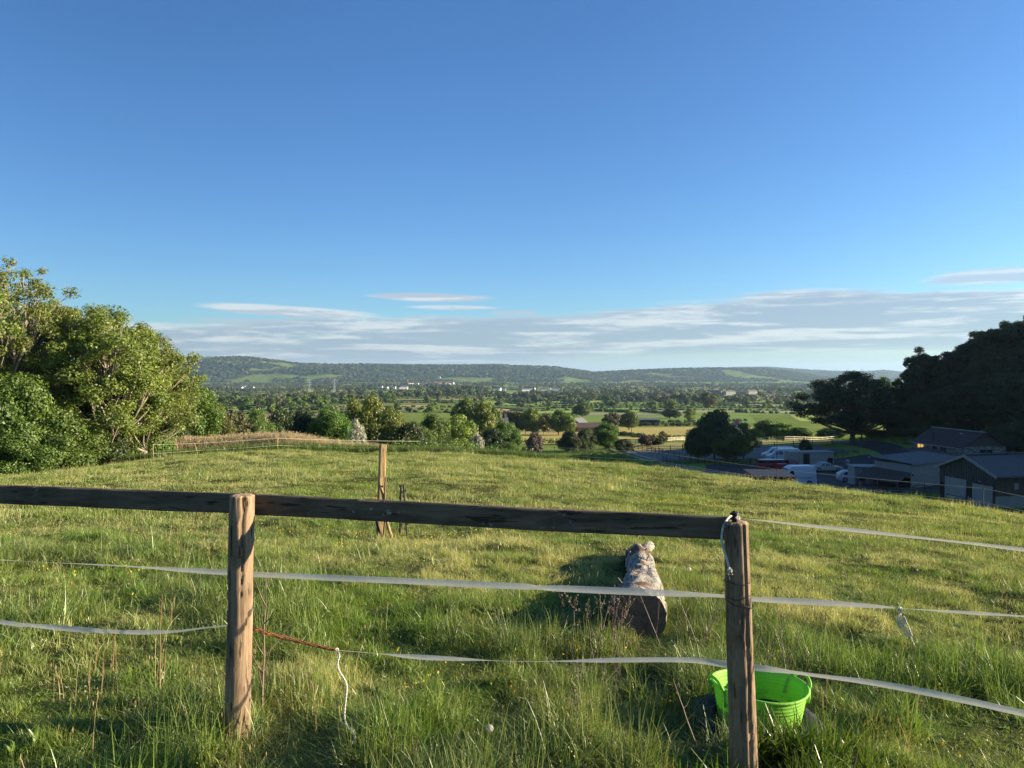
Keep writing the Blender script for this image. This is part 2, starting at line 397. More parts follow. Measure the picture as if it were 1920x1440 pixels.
# ------------------------------------------------------------------ materials
def leaf_mat(name, c1, c2, tr=0.35, rough=0.55, worldn=0.0, c3=None, nscale=0.35):
    m, t = mat(name)
    a = t.new('ShaderNodeAttribute', attribute_name='tint').outputs['Fac']
    col = t.mix(a, c1, c2)
    if c3:
        pos = t.new('ShaderNodeNewGeometry').outputs['Position']
        n = t.noise(pos, nscale, 4, 0.6)
        col = t.mix(t.smooth(n, 0.42, 0.66), col, c3)
    oi = t.new('ShaderNodeObjectInfo').outputs['Random']
    hsv = t.new('ShaderNodeHueSaturation', ins={'Hue': t.m('ADD', 0.485, t.m('MULTIPLY', oi, 0.03)), 'Value': t.m('ADD', 0.8, t.m('MULTIPLY', oi, 0.4)), 'Color': col})
    col = hsv.outputs[0]
    d = t.new('ShaderNodeBsdfDiffuse', ins={'Color': col})
    tl = t.new('ShaderNodeBsdfTranslucent', ins={'Color': t.mix(0.5, col, (1, 1, 0.35), 'MULTIPLY')})
    mx = t.new('ShaderNodeMixShader', ins={0: tr, 1: d.outputs[0], 2: tl.outputs[0]})
    gl = t.new('ShaderNodeBsdfGlossy', ins={'Color': (1, 1, 1, 1), 'Roughness': rough})
    mx2 = t.new('ShaderNodeMixShader', ins={0: 0.035, 1: mx.outputs[0], 2: gl.outputs[0]})
    t.l.new(mx2.outputs[0], t.out.inputs[0])
    return m
M = {}
M['ash'] = leaf_mat('leaf_ash', (0.105, 0.160, 0.023), (0.255, 0.315, 0.047), 0.42)
M['hedge'] = leaf_mat('leaf_hedge', (0.05143, 0.1029, 0.01122), (0.1309, 0.2057, 0.02057), 0.35)
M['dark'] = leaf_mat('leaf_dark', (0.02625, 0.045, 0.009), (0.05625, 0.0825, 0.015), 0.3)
M['bright'] = leaf_mat('leaf_bright', (0.0891, 0.1238, 0.01386), (0.198, 0.2277, 0.0297), 0.38)
M['brownleaf'] = leaf_mat('leaf_brown', (0.085, 0.09, 0.032), (0.15, 0.15, 0.055), 0.3)
M['purple'] = leaf_mat('leaf_purple', (0.075, 0.05, 0.04), (0.14, 0.11, 0.08), 0.3)
M['blossom'] = leaf_mat('leaf_blossom', (0.05, 0.09, 0.015), (0.62, 0.60, 0.50), 0.3)
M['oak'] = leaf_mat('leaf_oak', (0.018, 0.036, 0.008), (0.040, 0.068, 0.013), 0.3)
M['farwood'] = leaf_mat('leaf_far', (0.06175, 0.09262, 0.02717), (0.1482, 0.1729, 0.05558), 0.3, c3=(0.04323, 0.0741, 0.03458), nscale=0.012)
M['grass'] = leaf_mat('grass_blade', (0.055, 0.135, 0.015), (0.52, 0.50, 0.18), 0.40, 0.4, c3=(0.18, 0.27, 0.040), nscale=0.55)
M['grassfar'] = leaf_mat('grass_far', (0.070, 0.155, 0.017), (0.60, 0.56, 0.22), 0.40, 0.4, c3=(0.21, 0.28, 0.05), nscale=0.3)
M['longgrass'] = leaf_mat('grass_long', (0.055, 0.105, 0.012), (0.16, 0.22, 0.03), 0.42, 0.35)
M['straw'] = leaf_mat('straw', (0.24, 0.17, 0.08), (0.50, 0.38, 0.20), 0.3)
M['weed'] = leaf_mat('weed_dry', (0.20, 0.15, 0.10), (0.40, 0.31, 0.20), 0.15)
M['yellow'] = leaf_mat('petal', (0.75, 0.55, 0.03), (0.8, 0.62, 0.05), 0.3)
M['clock'] = leaf_mat('seed_head', (0.6, 0.58, 0.5), (0.75, 0.73, 0.66), 0.5)
M['reed'] = leaf_mat('reed', (0.30, 0.23, 0.13), (0.58, 0.48, 0.30), 0.3)
M['bark'] = principled('bark', (0.13, 0.10, 0.07), 0.95, bump=0.6, bscale=14, vscale=5, stretch=(1, 1, .25), var=.4)
M['barklight'] = principled('bark_light', (0.30, 0.26, 0.19), 0.95, bump=0.6, bscale=14, vscale=5, stretch=(1, 1, .25), var=.35)

def ground_mat():
    m, t = mat('ground')
    pos = t.new('ShaderNodeNewGeometry').outputs['Position']
    sepp = t.new('ShaderNodeSeparateXYZ', ins={0: pos})
    fine = t.noise(pos, 9.0, 5, 0.7); midn = t.noise(pos, 0.5, 5, 0.6); big = t.noise(pos, 0.02, 4, 0.6)
    near = t.ramp(fine, [(0.32, (0.035, 0.045, 0.015)), (0.5, (0.06, 0.075, 0.022)), (0.68, (0.15, 0.12, 0.06))])
    near = t.mix(t.smooth(midn, 0.44, 0.68), near, (0.08, 0.10, 0.025))
    far = t.ramp(big, [(0.35, (0.12, 0.18, 0.04)), (0.55, (0.19, 0.25, 0.055)), (0.7, (0.27, 0.29, 0.08))])
    far = t.mix(t.m('MULTIPLY', t.smooth(fine, .4, .7), .3), far, (0.2, 0.19, 0.07))
    r = t.new('ShaderNodeVectorMath', operation='LENGTH', ins={0: pos}).outputs['Value']
    col = t.mix(t.smooth(r, 60, 110), near, far)
    wd = t.new('ShaderNodeAttribute', attribute_name='wood').outputs['Fac']
    col = t.mix(wd, col, (0.03, 0.05, 0.018))
    d = t.new('ShaderNodeBsdfDiffuse', ins={'Color': col})
    t.l.new(d.outputs[0], t.out.inputs[0]); return m
M['ground'] = ground_mat()

# ------------------------------------------------------------------ ground: one sheet to the horizon
th = np.concatenate([np.linspace(R(-62), R(62), 560), np.linspace(R(62), R(298), 62)[1:-1]])
rr = np.concatenate([[0.0], np.geomspace(0.5, 15000, 500)])
TT, RRr = np.meshgrid(th, rr[1:])
gx, gy = RRr * np.sin(TT), RRr * np.cos(TT)
gz = height(gx, gy)
nt, nr = len(th), len(rr) - 1
V = np.concatenate([[[0, 0, hz(0, 0)]], np.stack([gx.ravel(), gy.ravel(), gz.ravel()], -1)])
I = 1 + np.arange(nt * nr).reshape(nr, nt)
Ir = np.roll(I, -1, 1)
Q = np.stack([I[:-1], Ir[:-1], Ir[1:], I[1:]], -1).reshape(-1, 4)[:, ::-1]
T3 = np.stack([np.zeros(nt, int), Ir[0], I[0]], -1)[:, ::-1]
hh = hills(gx, gy)
pat = fbm(gx / 420, gy / 420, 0, 77)
pat2 = fbm(gx / 900, gy / 300, 0, 78)
wood = np.clip((hh - 12) / 20, 0, 1) * np.clip((pat - 0.31) / 0.05, 0, 1)
uu = 960 + F * gx / np.maximum(gy, 1)
openTop = ((uu > 280) & (uu < 620) & (hh > 150)) | ((uu > 1030) & (uu < 1110) & (hh > 60)) | ((uu > 1400) & (hh > 95))
wood = np.where(openTop & (pat > .5), wood * 0.15, wood)
ground = link('ground', mesh_np('ground', V, [Q, T3], M['ground'], attrs={'wood': ('FLOAT', 'POINT', np.concatenate([[0], wood.ravel()]))}, smooth=True))
tag(ground, kind='structure')

# ------------------------------------------------------------------ field patches, yard, tracks laid on the ground
def sheet(name, corners, m, lift=0.12, n=14, label=None, attr=None, kind='structure', raw=False):
    """corners: 4 world (x,y)"""
    c = np.array([(p[0], p[1]) for p in corners], float)
    s_, t_ = np.meshgrid(np.linspace(0, 1, n), np.linspace(0, 1, n))
    q = ((1 - s_) * (1 - t_))[..., None] * c[0] + (s_ * (1 - t_))[..., None] * c[1] + (s_ * t_)[..., None] * c[2] + ((1 - s_) * t_)[..., None] * c[3]
    x, y = q[..., 0], q[..., 1]; z = height(x, y) + lift
    V = np.stack([x.ravel(), y.ravel(), z.ravel()], -1); I = np.arange(n * n).reshape(n, n)
    Q = np.stack([I[:-1, :-1], I[:-1, 1:], I[1:, 1:], I[1:, :-1]], -1).reshape(-1, 4)
    if raw: return V, Q
    o = link(name, mesh_np(name, V, Q, m, smooth=True)); tag(o, kind=kind); return o
def field_mat():
    m, t = mat('fields')
    a = t.new('ShaderNodeVertexColor', layer_name='fcol').outputs[0]
    pos = t.new('ShaderNodeNewGeometry').outputs['Position']
    n = t.noise(t.vmul(pos, (0.3, 1, 1)), 0.06, 5, 0.65); n2 = t.noise(pos, 1.2, 4, 0.7)
    k = t.m('ADD', t.m('ADD', 0.55, t.m('MULTIPLY', n, 0.6)), t.m('MULTIPLY', n2, 0.3))
    col = t.mix(1.0, a, t.new('ShaderNodeCombineColor', ins={0: k, 1: k, 2: k}).outputs[0], 'MULTIPLY')
    d = t.new('ShaderNodeBsdfDiffuse', ins={'Color': col}); t.l.new(d.outputs[0], t.out.inputs[0]); return m
M['fields'] = field_mat()
FC = {'gold': (0.46, 0.38, 0.13), 'straw': (0.40, 0.36, 0.14), 'lime': (0.34, 0.40, 0.10), 'green': (0.20, 0.28, 0.075), 'deep': (0.11, 0.17, 0.05), 'brown': (0.33, 0.22, 0.14), 'slate': (0.10, 0.10, 0.10), 'pale': (0.36, 0.36, 0.20)}
fV, fQ, fC = [], [], []; foff = 0
def add_field(corners, colr, n=14, lift=0.12, soft=1.0):
    global foff
    V, Q = sheet('', corners, None, lift, n, raw=True)
    fV.append(V); fQ.append(Q + foff); foff += len(V); fC.append(np.tile(np.array(tuple(colr) + (1,)), (len(V), 1)))
def pix(*uv): return [tuple(G(u, v, 80)[:2]) for u, v in uv]
for cs, c_ in [(((972, 832), (1150, 832), (1142, 803), (972, 799)), 'gold'), (((1160, 824), (1420, 826), (1410, 800), (1160, 802)), 'gold'),
               (((1190, 846), (1395, 845), (1400, 829), (1182, 832)), 'straw'), (((1080, 791), (1420, 794), (1400, 772), (1060, 775)), 'green'),
               (((1180, 773), (1560, 778), (1530, 757), (1170, 760)), 'lime'), (((1430, 838), (1560, 833), (1565, 824), (1425, 826)), 'straw'),
               (((1500, 790), (1620, 792), (1600, 776), (1480, 778)), 'lime'), (((470, 792), (600, 792), (600, 768), (480, 768)), 'brown'), (((720, 772), (800, 772), (800, 763), (725, 763)), 'lime')]:
    add_field(pix(*cs), FC[c_], 16)
# generic patchwork across the far plain
edges = []          # hedge lines: (x0,y0,x1,y1)
Yr = [640]
while Yr[-1] < 4300: Yr.append(Yr[-1] * 1.0 + 62 + 0.022 * Yr[-1])
names = ['lime', 'green', 'deep', 'green', 'pale', 'lime', 'straw', 'green', 'brown', 'deep', 'slate', 'green']
def wob(x, y): return (x + 60 * (fbm(x / 500, y / 500, 0, 21) - .5) * 2, y + 45 * (fbm(x / 420, y / 420, 0, 22) - .5) * 2)
fr = random.Random(11)
for j in range(len(Yr) - 1):
    ya, yb = Yr[j], Yr[j + 1]; halfw = 0.85 * yb + 60; x = -halfw
    while x < halfw:
        wd = fr.uniform(110, 260) * (0.8 + ya / 5000)
        g_ = 5
        c4 = [wob(np.array(a), np.array(b)) for a, b in ((x + g_, ya + g_), (x + wd - g_, ya + g_), (x + wd - g_, yb - g_), (x + g_, yb - g_))]
        c4 = [(float(a), float(b)) for a, b in c4]
        k_ = fr.choice(names); cc = FC[k_]; jt = fr.uniform(.8, 1.15)
        add_field(c4, tuple(v_ * jt for v_ in cc), 5, 0.25)
        e = [tuple(float(q) for q in wob(np.array(a), np.array(b))) for a, b in ((x, ya), (x + wd, ya), (x, yb))]
        edges.append((*e[0], *e[1])); edges.append((*e[0], *e[2]))
        x += wd
Vf = np.concatenate(fV); 
fm = mesh_np('fields', Vf, np.concatenate(fQ), M['fields'], attrs={'fcol': ('FLOAT_COLOR', 'POINT', np.concatenate(fC))}, smooth=True)
tag(link('fields', fm), kind='structure')

M['asphalt'] = principled('asphalt', (0.032, 0.032, 0.034), 0.9, bump=.2, bscale=40, vscale=.25, var=.3)
M['gravel'] = principled('gravel', (0.13, 0.12, 0.11), 0.95, vscale=.3, var=.25)
M['dirt'] = principled('dirt', (0.34, 0.28, 0.20), 0.95, vscale=.8, var=.3)
sheet('yard_asphalt', [(22, 84), (60, 76), (62, 124), (34, 124)], M['asphalt'], 0.06, 40)
sheet('riding_arena', [(27, 132), (62, 128), (57, 158), (24, 158)], M['gravel'], 0.05, 30)
def strip(name, pts, wd, m, lift, n=10):
    c = catmull([(p[0], p[1], 0) for p in pts], n); vs = []
    for i, p in enumerate(c):
        tg = (c[min(i + 1, len(c) - 1)] - c[max(i - 1, 0)]).normalized(); s_ = Vector((-tg.y, tg.x, 0))
        for k in (-1, -.33, .33, 1): vs.append(p + s_ * wd * k / 2)
    vs = np.array([tuple(v) for v in vs]); vs[:, 2] = height(vs[:, 0], vs[:, 1]) + lift
    I = np.arange(len(vs)).reshape(-1, 4)
    Q = np.concatenate([np.stack([I[:-1, k], I[:-1, k + 1], I[1:, k + 1], I[1:, k]], -1) for k in range(3)])
    o = link(name, mesh_np(name, vs, Q, m, smooth=True)); return tag(o, kind='structure')
tr = [G(u, v, 80) for u, v in ((1200, 831), (1165, 834), (1152, 839), (1160, 845), (1190, 855), (1240, 868))] + [Vector((30, 116, 0)), Vector((36, 108, 0))]
rut = []
for s_ in (-1, 1):
    c = catmull(tr, 3); rut.append([p + Vector((-(c[min(i + 1, len(c) - 1)] - c[max(i - 1, 0)]).normalized().y, (c[min(i + 1, len(c) - 1)] - c[max(i - 1, 0)]).normalized().x, 0)) * 0.9 * s_ for i, p in enumerate(c)])
strip('track', rut[0], 0.9, M['dirt'], 0.10, 4); strip('track', rut[1], 0.9, M['dirt'], 0.10, 4)
strip('drive', [(62, 112, 0), (66, 126, 0), (64, 150, 0), (55, 175, 0)], 4.0, M['asphalt'], 0.09, 6)
# ------------------------------------------------------------------ trees
def rdir(g, n):
    v = g.normal(size=(n, 3)); return v / np.linalg.norm(v, axis=1)[:, None]
def leaves(g, cen, rc, n, size, flat=0.75, elong=1.5):
    """n leaf quads spread through clumps cen (k,3) with radii rc (k,)"""
    w_ = rc ** 2; k = g.choice(len(cen), n, p=w_ / w_.sum())
    d = rdir(g, n); rad = g.random(n) ** 0.45
    off = d * (rad * rc[k])[:, None]; off[:, 2] *= flat
    p = cen[k] + off
    nrm = d * 0.9 + rdir(g, n) * 0.75 + np.array([0, 0, 0.25]); nrm /= np.linalg.norm(nrm, axis=1)[:, None]
    a = np.cross(nrm, rdir(g, n)); a /= np.linalg.norm(a, axis=1)[:, None] + 1e-9
    b = np.cross(nrm, a)
    s = (size * (0.55 + 0.9 * g.random(n)))[:, None]
    a = a * s * elong * .5; b = b * s * .5
    V = np.stack([p - a, p - b * .9, p + a, p + b * .9], 1).reshape(-1, 3)
    Q = np.arange(n * 4).reshape(n, 4)
    ct = g.random(len(cen))
    tint = np.repeat(np.clip(ct[k] * .6 + g.random(n) * .5 - .05, 0, 1), 4)
    return V, Q, tint
def crown_clumps(g, H, Rr_, base, nc, shape='round', lump=0.3, wisp=0.0):
    d = rdir(g, nc); rad = 0.35 + 0.65 * g.random(nc) ** 0.5
    c = d * rad[:, None]
    hz2 = (H - base) / 2
    if shape == 'tall': c[:, 2] = np.where(c[:, 2] < 0, c[:, 2], c[:, 2])
    if shape == 'spread': c[:, 2] = np.maximum(c[:, 2], -0.45)
    if shape == 'oak': c[:, 2] = np.maximum(c[:, 2], -.7 + .25 * g.random(nc))
    zz = (c[:, 2] + 1) / 2
    prof = {'round': np.sqrt(np.clip(1 - (zz * .85) ** 3, .05, 1)), 'tall': 0.55 + .5 * np.sin(zz * 3.0), 'spread': np.ones(nc), 'oak': np.clip(1.12 - .35 * zz ** 2, .5, 1.1), 'bush': np.clip(1.25 - zz * .6, .5, 1.1)}[shape]
    lim = 1 - lump * .75
    out = np.stack([c[:, 0] * Rr_ * lim * prof, c[:, 1] * Rr_ * lim * prof, base + hz2 + c[:, 2] * hz2 * (1 - lump * .55)], -1)
    ang = np.arctan2(c[:, 1], c[:, 0]); k = 1 + .16 * np.sin(ang * 3 + H) + .1 * np.sin(ang * 5 + Rr_)
    out[:, :2] *= k[:, None]
    rc = Rr_ * lump * (0.55 + 0.75 * g.random(nc))
    if wisp:
        up = (zz > .45) & (g.random(nc) < .55); ex = np.minimum(g.exponential(1.0, nc), 1.5) * wisp
        nrm = np.stack([c[:, 0], c[:, 1], np.abs(c[:, 2]) + .6], -1); nrm /= np.linalg.norm(nrm, axis=1)[:, None]
        out = out + nrm * (ex * up)[:, None]; rc = rc * np.where(up, .8, 1)
    return out, rc
def limbs(mb, g, cen, rc, H, base, tr, nlimb, twig=0, lean=(0, 0)):
    top = H * .72
    trunk = [Vector((lean[0] * k * k * H * .2 + .12 * math.sin(k * 5 + H), lean[1] * k * k * H * .2 + .1 * math.sin(k * 4), -0.6 + k * (top + .6))) for k in np.linspace(0, 1, 8)]
    mb.tube(trunk, [tr * (1.25 if k == 0 else 1) * (1 - .82 * k / 7) for k in range(8)], 8)
    order = g.permutation(len(cen))[:nlimb]
    for i in order:
        c = Vector(cen[i]); hgt = min(max(c.z * g.uniform(.3, .75), base * .6), top * .95)
        k = (hgt + .6) / (top + .6); f_ = k * 7; j = min(int(f_), 6); s = trunk[j].lerp(trunk[j + 1], f_ - j)
        r0 = tr * (1 - .82 * k) * .55
        mid = s.lerp(c, .5) + Vector((0, 0, -.06 * (c - s).length)) + Vector(rdir(g, 1)[0]) * .07 * (c - s).length
        mb.tube(catmull([s, mid, c], 3), [r0 * (1 - .75 * q / 6) for q in range(7)], 5, cap=False)
        for _ in range(twig):
            e = c + Vector(rdir(g, 1)[0]) * rc[i] * 1.1; e.z += rc[i] * .25
            s2 = mid.lerp(c, g.uniform(.2, 1)); mb.tube([s2, s2.lerp(e, .5) + Vector(rdir(g, 1)[0]) * .08, e], [r0 * .28, r0 * .2, r0 * .07], 4, cap=False)
TREE = {}
def tree_kind(key, seed, H, Rr_, base, nc, nl, ls, leafm, bark='bark', shape='round', lump=.3, tr=None, nlimb=12, twig=0, flat=.75, wisp=0.0):
    """two shared meshes per kind: trunk with limbs, crown of separate leaves"""
    g = np.random.default_rng(seed)
    cen, rc = crown_clumps(g, H, Rr_, base, nc, shape, lump, wisp)
    V, Q, T = leaves(g, cen, rc, nl, ls, flat)
    me = mesh_np('crown', V, Q, M[leafm], attrs={'tint': ('FLOAT', 'POINT', T)})
    mb = MB(); limbs(mb, g, cen, rc, H, base, tr or H * .02, nlimb, twig)
    tm = mb.mesh('trunk', M[bark], True)
    TREE[key] = (H, Rr_, me, tm)
def put_tree(key, name, x, y, h, label, cat='tree', group=None, wide=1.0, rz=None, sink=0.15, z=None):
    H, Rr_, me, tm = TREE[key]
    s = h / H
    o = empty(name, (x, y, (hz(x, y) if z is None else z) - sink), random.uniform(0, 6.28) if rz is None else rz, label, cat, group)
    o.scale = (s * wide, s * wide, s)
    link('trunk', tm, o); link('crown', me, o); return o
def tree_uv(key, name, u, vtop, Y, label, r=None, **kw):
    """stand a tree where the picture column u is, at distance Y, its top reaching the row vtop"""
    x = XU(u, Y); g0 = kw.pop('z', None); z0 = hz(x, Y) if g0 is None else g0
    h = P(u, vtop, Y).z - z0 + .15
    H, Rr_, _, _ = TREE[key]
    wide = (r / (Rr_ * h / H)) if r else 1.0
    return put_tree(key, name, x, Y, h, label, wide=wide, z=z0, **kw)

tree_kind('ash1', 1, 15, 4.6, 3.0, 260, 36000, .11, 'ash', 'barklight', 'tall', .15, .30, 150, 4, wisp=.45)
tree_kind('ash2', 2, 13, 4.4, 2.2, 260, 40000, .11, 'ash', 'barklight', 'tall', .16, .25, 130, 3, wisp=.45)
tree_kind('ash3', 3, 12, 4.6, 1.5, 300, 54000, .11, 'ash', 'barklight', 'round', .165, .26, 110, 3, wisp=.42)
tree_kind('bush1', 4, 5, 3.4, 0.1, 90, 46000, .11, 'hedge', 'bark', 'bush', .26, .12, 14)
tree_kind('bush2', 5, 4, 3.0, 0.1, 80, 40000, .11, 'dark', 'bark', 'bush', .26, .12, 14)
tree_kind('round1', 6, 9, 5.0, .6, 110, 40000, .17, 'hedge', 'bark', 'round', .25, .22, 20)
tree_kind('round2', 7, 9, 5.0, .6, 120, 42000, .17, 'bright', 'bark', 'round', .24, .22, 20)
tree_kind('round3', 8, 8, 4.6, .4, 90, 32000, .18, 'dark', 'bark', 'round', .27, .2, 16)
tree_kind('thin1', 9, 8, 3.0, 1.2, 60, 5000, .22, 'brownleaf', 'barklight', 'tall', .25, .12, 50, 5)
tree_kind('thin2', 19, 9, 4.0, 1.5, 80, 8000, .22, 'ash', 'bark', 'round', .25, .15, 60, 4)
tree_kind('white', 10, 4, 2.3, .1, 70, 14000, .13, 'blossom', 'bark', 'bush', .32, .1, 10)
tree_kind('purple', 11, 5, 3.2, .1, 50, 6000, .25, 'purple', 'bark', 'bush', .32, .1, 24, 2)
tree_kind('oak', 12, 16, 10.5, 1.6, 210, 46000, .24, 'oak', 'bark', 'oak', .15, .60, 110, 3, flat=.55)
tree_kind('wood1', 13, 20, 7.0, 2.0, 210, 62000, .25, 'oak', 'bark', 'round', .18, .4, 40, 2, wisp=.8)
tree_kind('wood2', 14, 18, 6.5, 1.0, 200, 62000, .25, 'oak', 'bark', 'tall', .18, .4, 40, 2, wisp=.8)
tree_kind('mid1', 15, 10, 5.0, .5, 60, 9000, .36, 'hedge', 'bark', 'round', .32, .3, 8)
tree_kind('mid2', 16, 10, 4.6, .5, 60, 9000, .36, 'ash', 'bark', 'round', .32, .3, 8)
tree_kind('mid3', 17, 10, 5.0, .5, 60, 9000, .36, 'dark', 'bark', 'round', .32, .3, 8)
tree_kind('mid4', 18, 10, 3.6, .5, 50, 5000, .36, 'brownleaf', 'barklight', 'tall', .3, .3, 14)
tree_kind('poplar', 20, 14, 2.0, .5, 50, 3000, .5, 'hedge', 'bark', 'tall', .34, .3, 6)

AL = 'ash trees along the left edge of the paddock'
for k, nm, u, vt, Y, r_, lb, gp in [
    ('ash1', 'ash_tree', -95, 450, 45, 4.6, 'tall half-bare ash tree at the very left edge of the picture', AL),
    ('ash1', 'ash_tree', 14, 482, 47, 4.8, 'tallest ash tree with pale bare forked limbs, leftmost of the row', AL),
    ('ash2', 'ash_tree', 92, 540, 52, 4.2, 'thinly leaved ash tree just right of the tallest ash', AL),
    ('ash2', 'ash_tree', 146, 552, 50, 3.6, 'ash tree with feathery top, third of the left row', AL),
    ('ash3', 'ash_tree', 205, 572, 48, 4.6, 'broad yellow green ash tree with visible leaning trunk, centre of the left row', AL),
    ('ash3', 'ash_tree', 268, 606, 51, 3.8, 'rounded ash tree on the right shoulder of the left row', AL),
    ('ash2', 'ash_tree', 306, 650, 54, 2.6, 'small slim ash tree ending the left row beside the dark round tree', AL),
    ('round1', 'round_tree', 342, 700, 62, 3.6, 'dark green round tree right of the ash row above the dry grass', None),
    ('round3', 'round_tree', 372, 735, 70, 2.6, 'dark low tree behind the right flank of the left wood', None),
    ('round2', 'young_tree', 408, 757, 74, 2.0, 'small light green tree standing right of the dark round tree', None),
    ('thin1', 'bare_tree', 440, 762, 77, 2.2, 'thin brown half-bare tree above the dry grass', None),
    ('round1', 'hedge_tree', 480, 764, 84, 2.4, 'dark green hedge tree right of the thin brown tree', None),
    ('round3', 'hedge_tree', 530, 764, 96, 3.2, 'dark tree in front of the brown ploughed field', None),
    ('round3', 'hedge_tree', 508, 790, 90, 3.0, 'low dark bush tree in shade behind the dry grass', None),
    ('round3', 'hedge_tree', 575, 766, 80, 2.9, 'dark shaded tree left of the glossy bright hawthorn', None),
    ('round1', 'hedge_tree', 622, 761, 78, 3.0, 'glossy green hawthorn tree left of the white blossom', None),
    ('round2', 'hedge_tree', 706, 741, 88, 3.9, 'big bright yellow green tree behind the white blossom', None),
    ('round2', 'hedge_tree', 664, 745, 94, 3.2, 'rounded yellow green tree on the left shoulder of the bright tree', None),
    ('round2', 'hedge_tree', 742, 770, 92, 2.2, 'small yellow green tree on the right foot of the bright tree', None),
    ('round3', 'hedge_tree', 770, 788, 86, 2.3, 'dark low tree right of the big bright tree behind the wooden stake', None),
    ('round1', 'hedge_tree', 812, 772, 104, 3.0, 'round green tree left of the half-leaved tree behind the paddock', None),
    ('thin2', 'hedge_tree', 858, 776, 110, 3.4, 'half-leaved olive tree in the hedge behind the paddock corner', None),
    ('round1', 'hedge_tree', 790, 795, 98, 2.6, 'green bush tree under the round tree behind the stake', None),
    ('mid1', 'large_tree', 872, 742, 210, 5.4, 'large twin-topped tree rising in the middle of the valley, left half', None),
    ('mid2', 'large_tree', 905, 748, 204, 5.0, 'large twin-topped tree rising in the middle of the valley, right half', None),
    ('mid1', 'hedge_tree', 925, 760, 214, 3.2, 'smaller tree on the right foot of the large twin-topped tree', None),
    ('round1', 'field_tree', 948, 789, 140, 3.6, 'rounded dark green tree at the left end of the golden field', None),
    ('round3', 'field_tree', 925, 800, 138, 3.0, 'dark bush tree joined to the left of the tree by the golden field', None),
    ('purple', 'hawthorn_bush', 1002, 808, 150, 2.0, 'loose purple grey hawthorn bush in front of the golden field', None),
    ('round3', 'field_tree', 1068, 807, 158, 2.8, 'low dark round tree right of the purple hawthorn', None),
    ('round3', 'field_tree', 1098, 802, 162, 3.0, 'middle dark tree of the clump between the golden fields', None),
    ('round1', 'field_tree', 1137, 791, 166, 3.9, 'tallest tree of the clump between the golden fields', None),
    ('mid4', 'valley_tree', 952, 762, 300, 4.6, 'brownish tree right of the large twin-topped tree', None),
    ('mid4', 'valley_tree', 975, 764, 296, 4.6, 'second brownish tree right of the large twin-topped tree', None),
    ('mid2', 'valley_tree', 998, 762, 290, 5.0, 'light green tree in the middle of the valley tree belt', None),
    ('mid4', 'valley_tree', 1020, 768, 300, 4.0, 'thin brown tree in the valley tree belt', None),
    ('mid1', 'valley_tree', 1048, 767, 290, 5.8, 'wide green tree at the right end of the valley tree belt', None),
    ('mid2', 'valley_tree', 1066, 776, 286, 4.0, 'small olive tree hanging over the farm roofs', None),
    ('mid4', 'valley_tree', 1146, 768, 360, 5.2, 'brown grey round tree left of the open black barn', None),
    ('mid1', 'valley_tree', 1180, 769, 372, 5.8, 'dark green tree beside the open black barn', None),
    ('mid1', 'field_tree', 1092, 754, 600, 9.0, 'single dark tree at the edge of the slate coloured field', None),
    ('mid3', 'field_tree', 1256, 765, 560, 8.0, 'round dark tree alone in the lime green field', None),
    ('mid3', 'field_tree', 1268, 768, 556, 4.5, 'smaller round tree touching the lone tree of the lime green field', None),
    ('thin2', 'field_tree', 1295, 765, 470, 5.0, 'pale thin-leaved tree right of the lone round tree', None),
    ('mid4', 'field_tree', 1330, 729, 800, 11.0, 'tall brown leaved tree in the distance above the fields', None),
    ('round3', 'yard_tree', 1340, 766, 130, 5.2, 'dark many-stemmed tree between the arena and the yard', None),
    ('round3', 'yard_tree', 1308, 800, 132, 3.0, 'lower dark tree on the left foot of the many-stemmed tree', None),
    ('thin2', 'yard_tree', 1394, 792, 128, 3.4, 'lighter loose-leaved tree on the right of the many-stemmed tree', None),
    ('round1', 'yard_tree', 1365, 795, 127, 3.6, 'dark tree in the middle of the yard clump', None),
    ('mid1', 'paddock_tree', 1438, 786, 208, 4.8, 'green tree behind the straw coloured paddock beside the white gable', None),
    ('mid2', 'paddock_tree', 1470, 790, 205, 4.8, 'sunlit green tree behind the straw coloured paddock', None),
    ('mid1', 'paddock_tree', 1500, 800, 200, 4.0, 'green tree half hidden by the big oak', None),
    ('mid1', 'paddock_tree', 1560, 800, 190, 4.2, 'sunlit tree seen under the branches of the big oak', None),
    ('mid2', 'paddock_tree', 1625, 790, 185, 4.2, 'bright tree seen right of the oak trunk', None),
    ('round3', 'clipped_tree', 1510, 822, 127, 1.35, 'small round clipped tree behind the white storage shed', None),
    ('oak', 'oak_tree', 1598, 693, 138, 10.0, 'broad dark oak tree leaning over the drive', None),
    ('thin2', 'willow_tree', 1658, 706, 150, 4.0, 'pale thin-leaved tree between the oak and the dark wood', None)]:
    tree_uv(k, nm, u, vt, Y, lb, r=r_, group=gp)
BU = 'bushes at the foot of the ash trees'
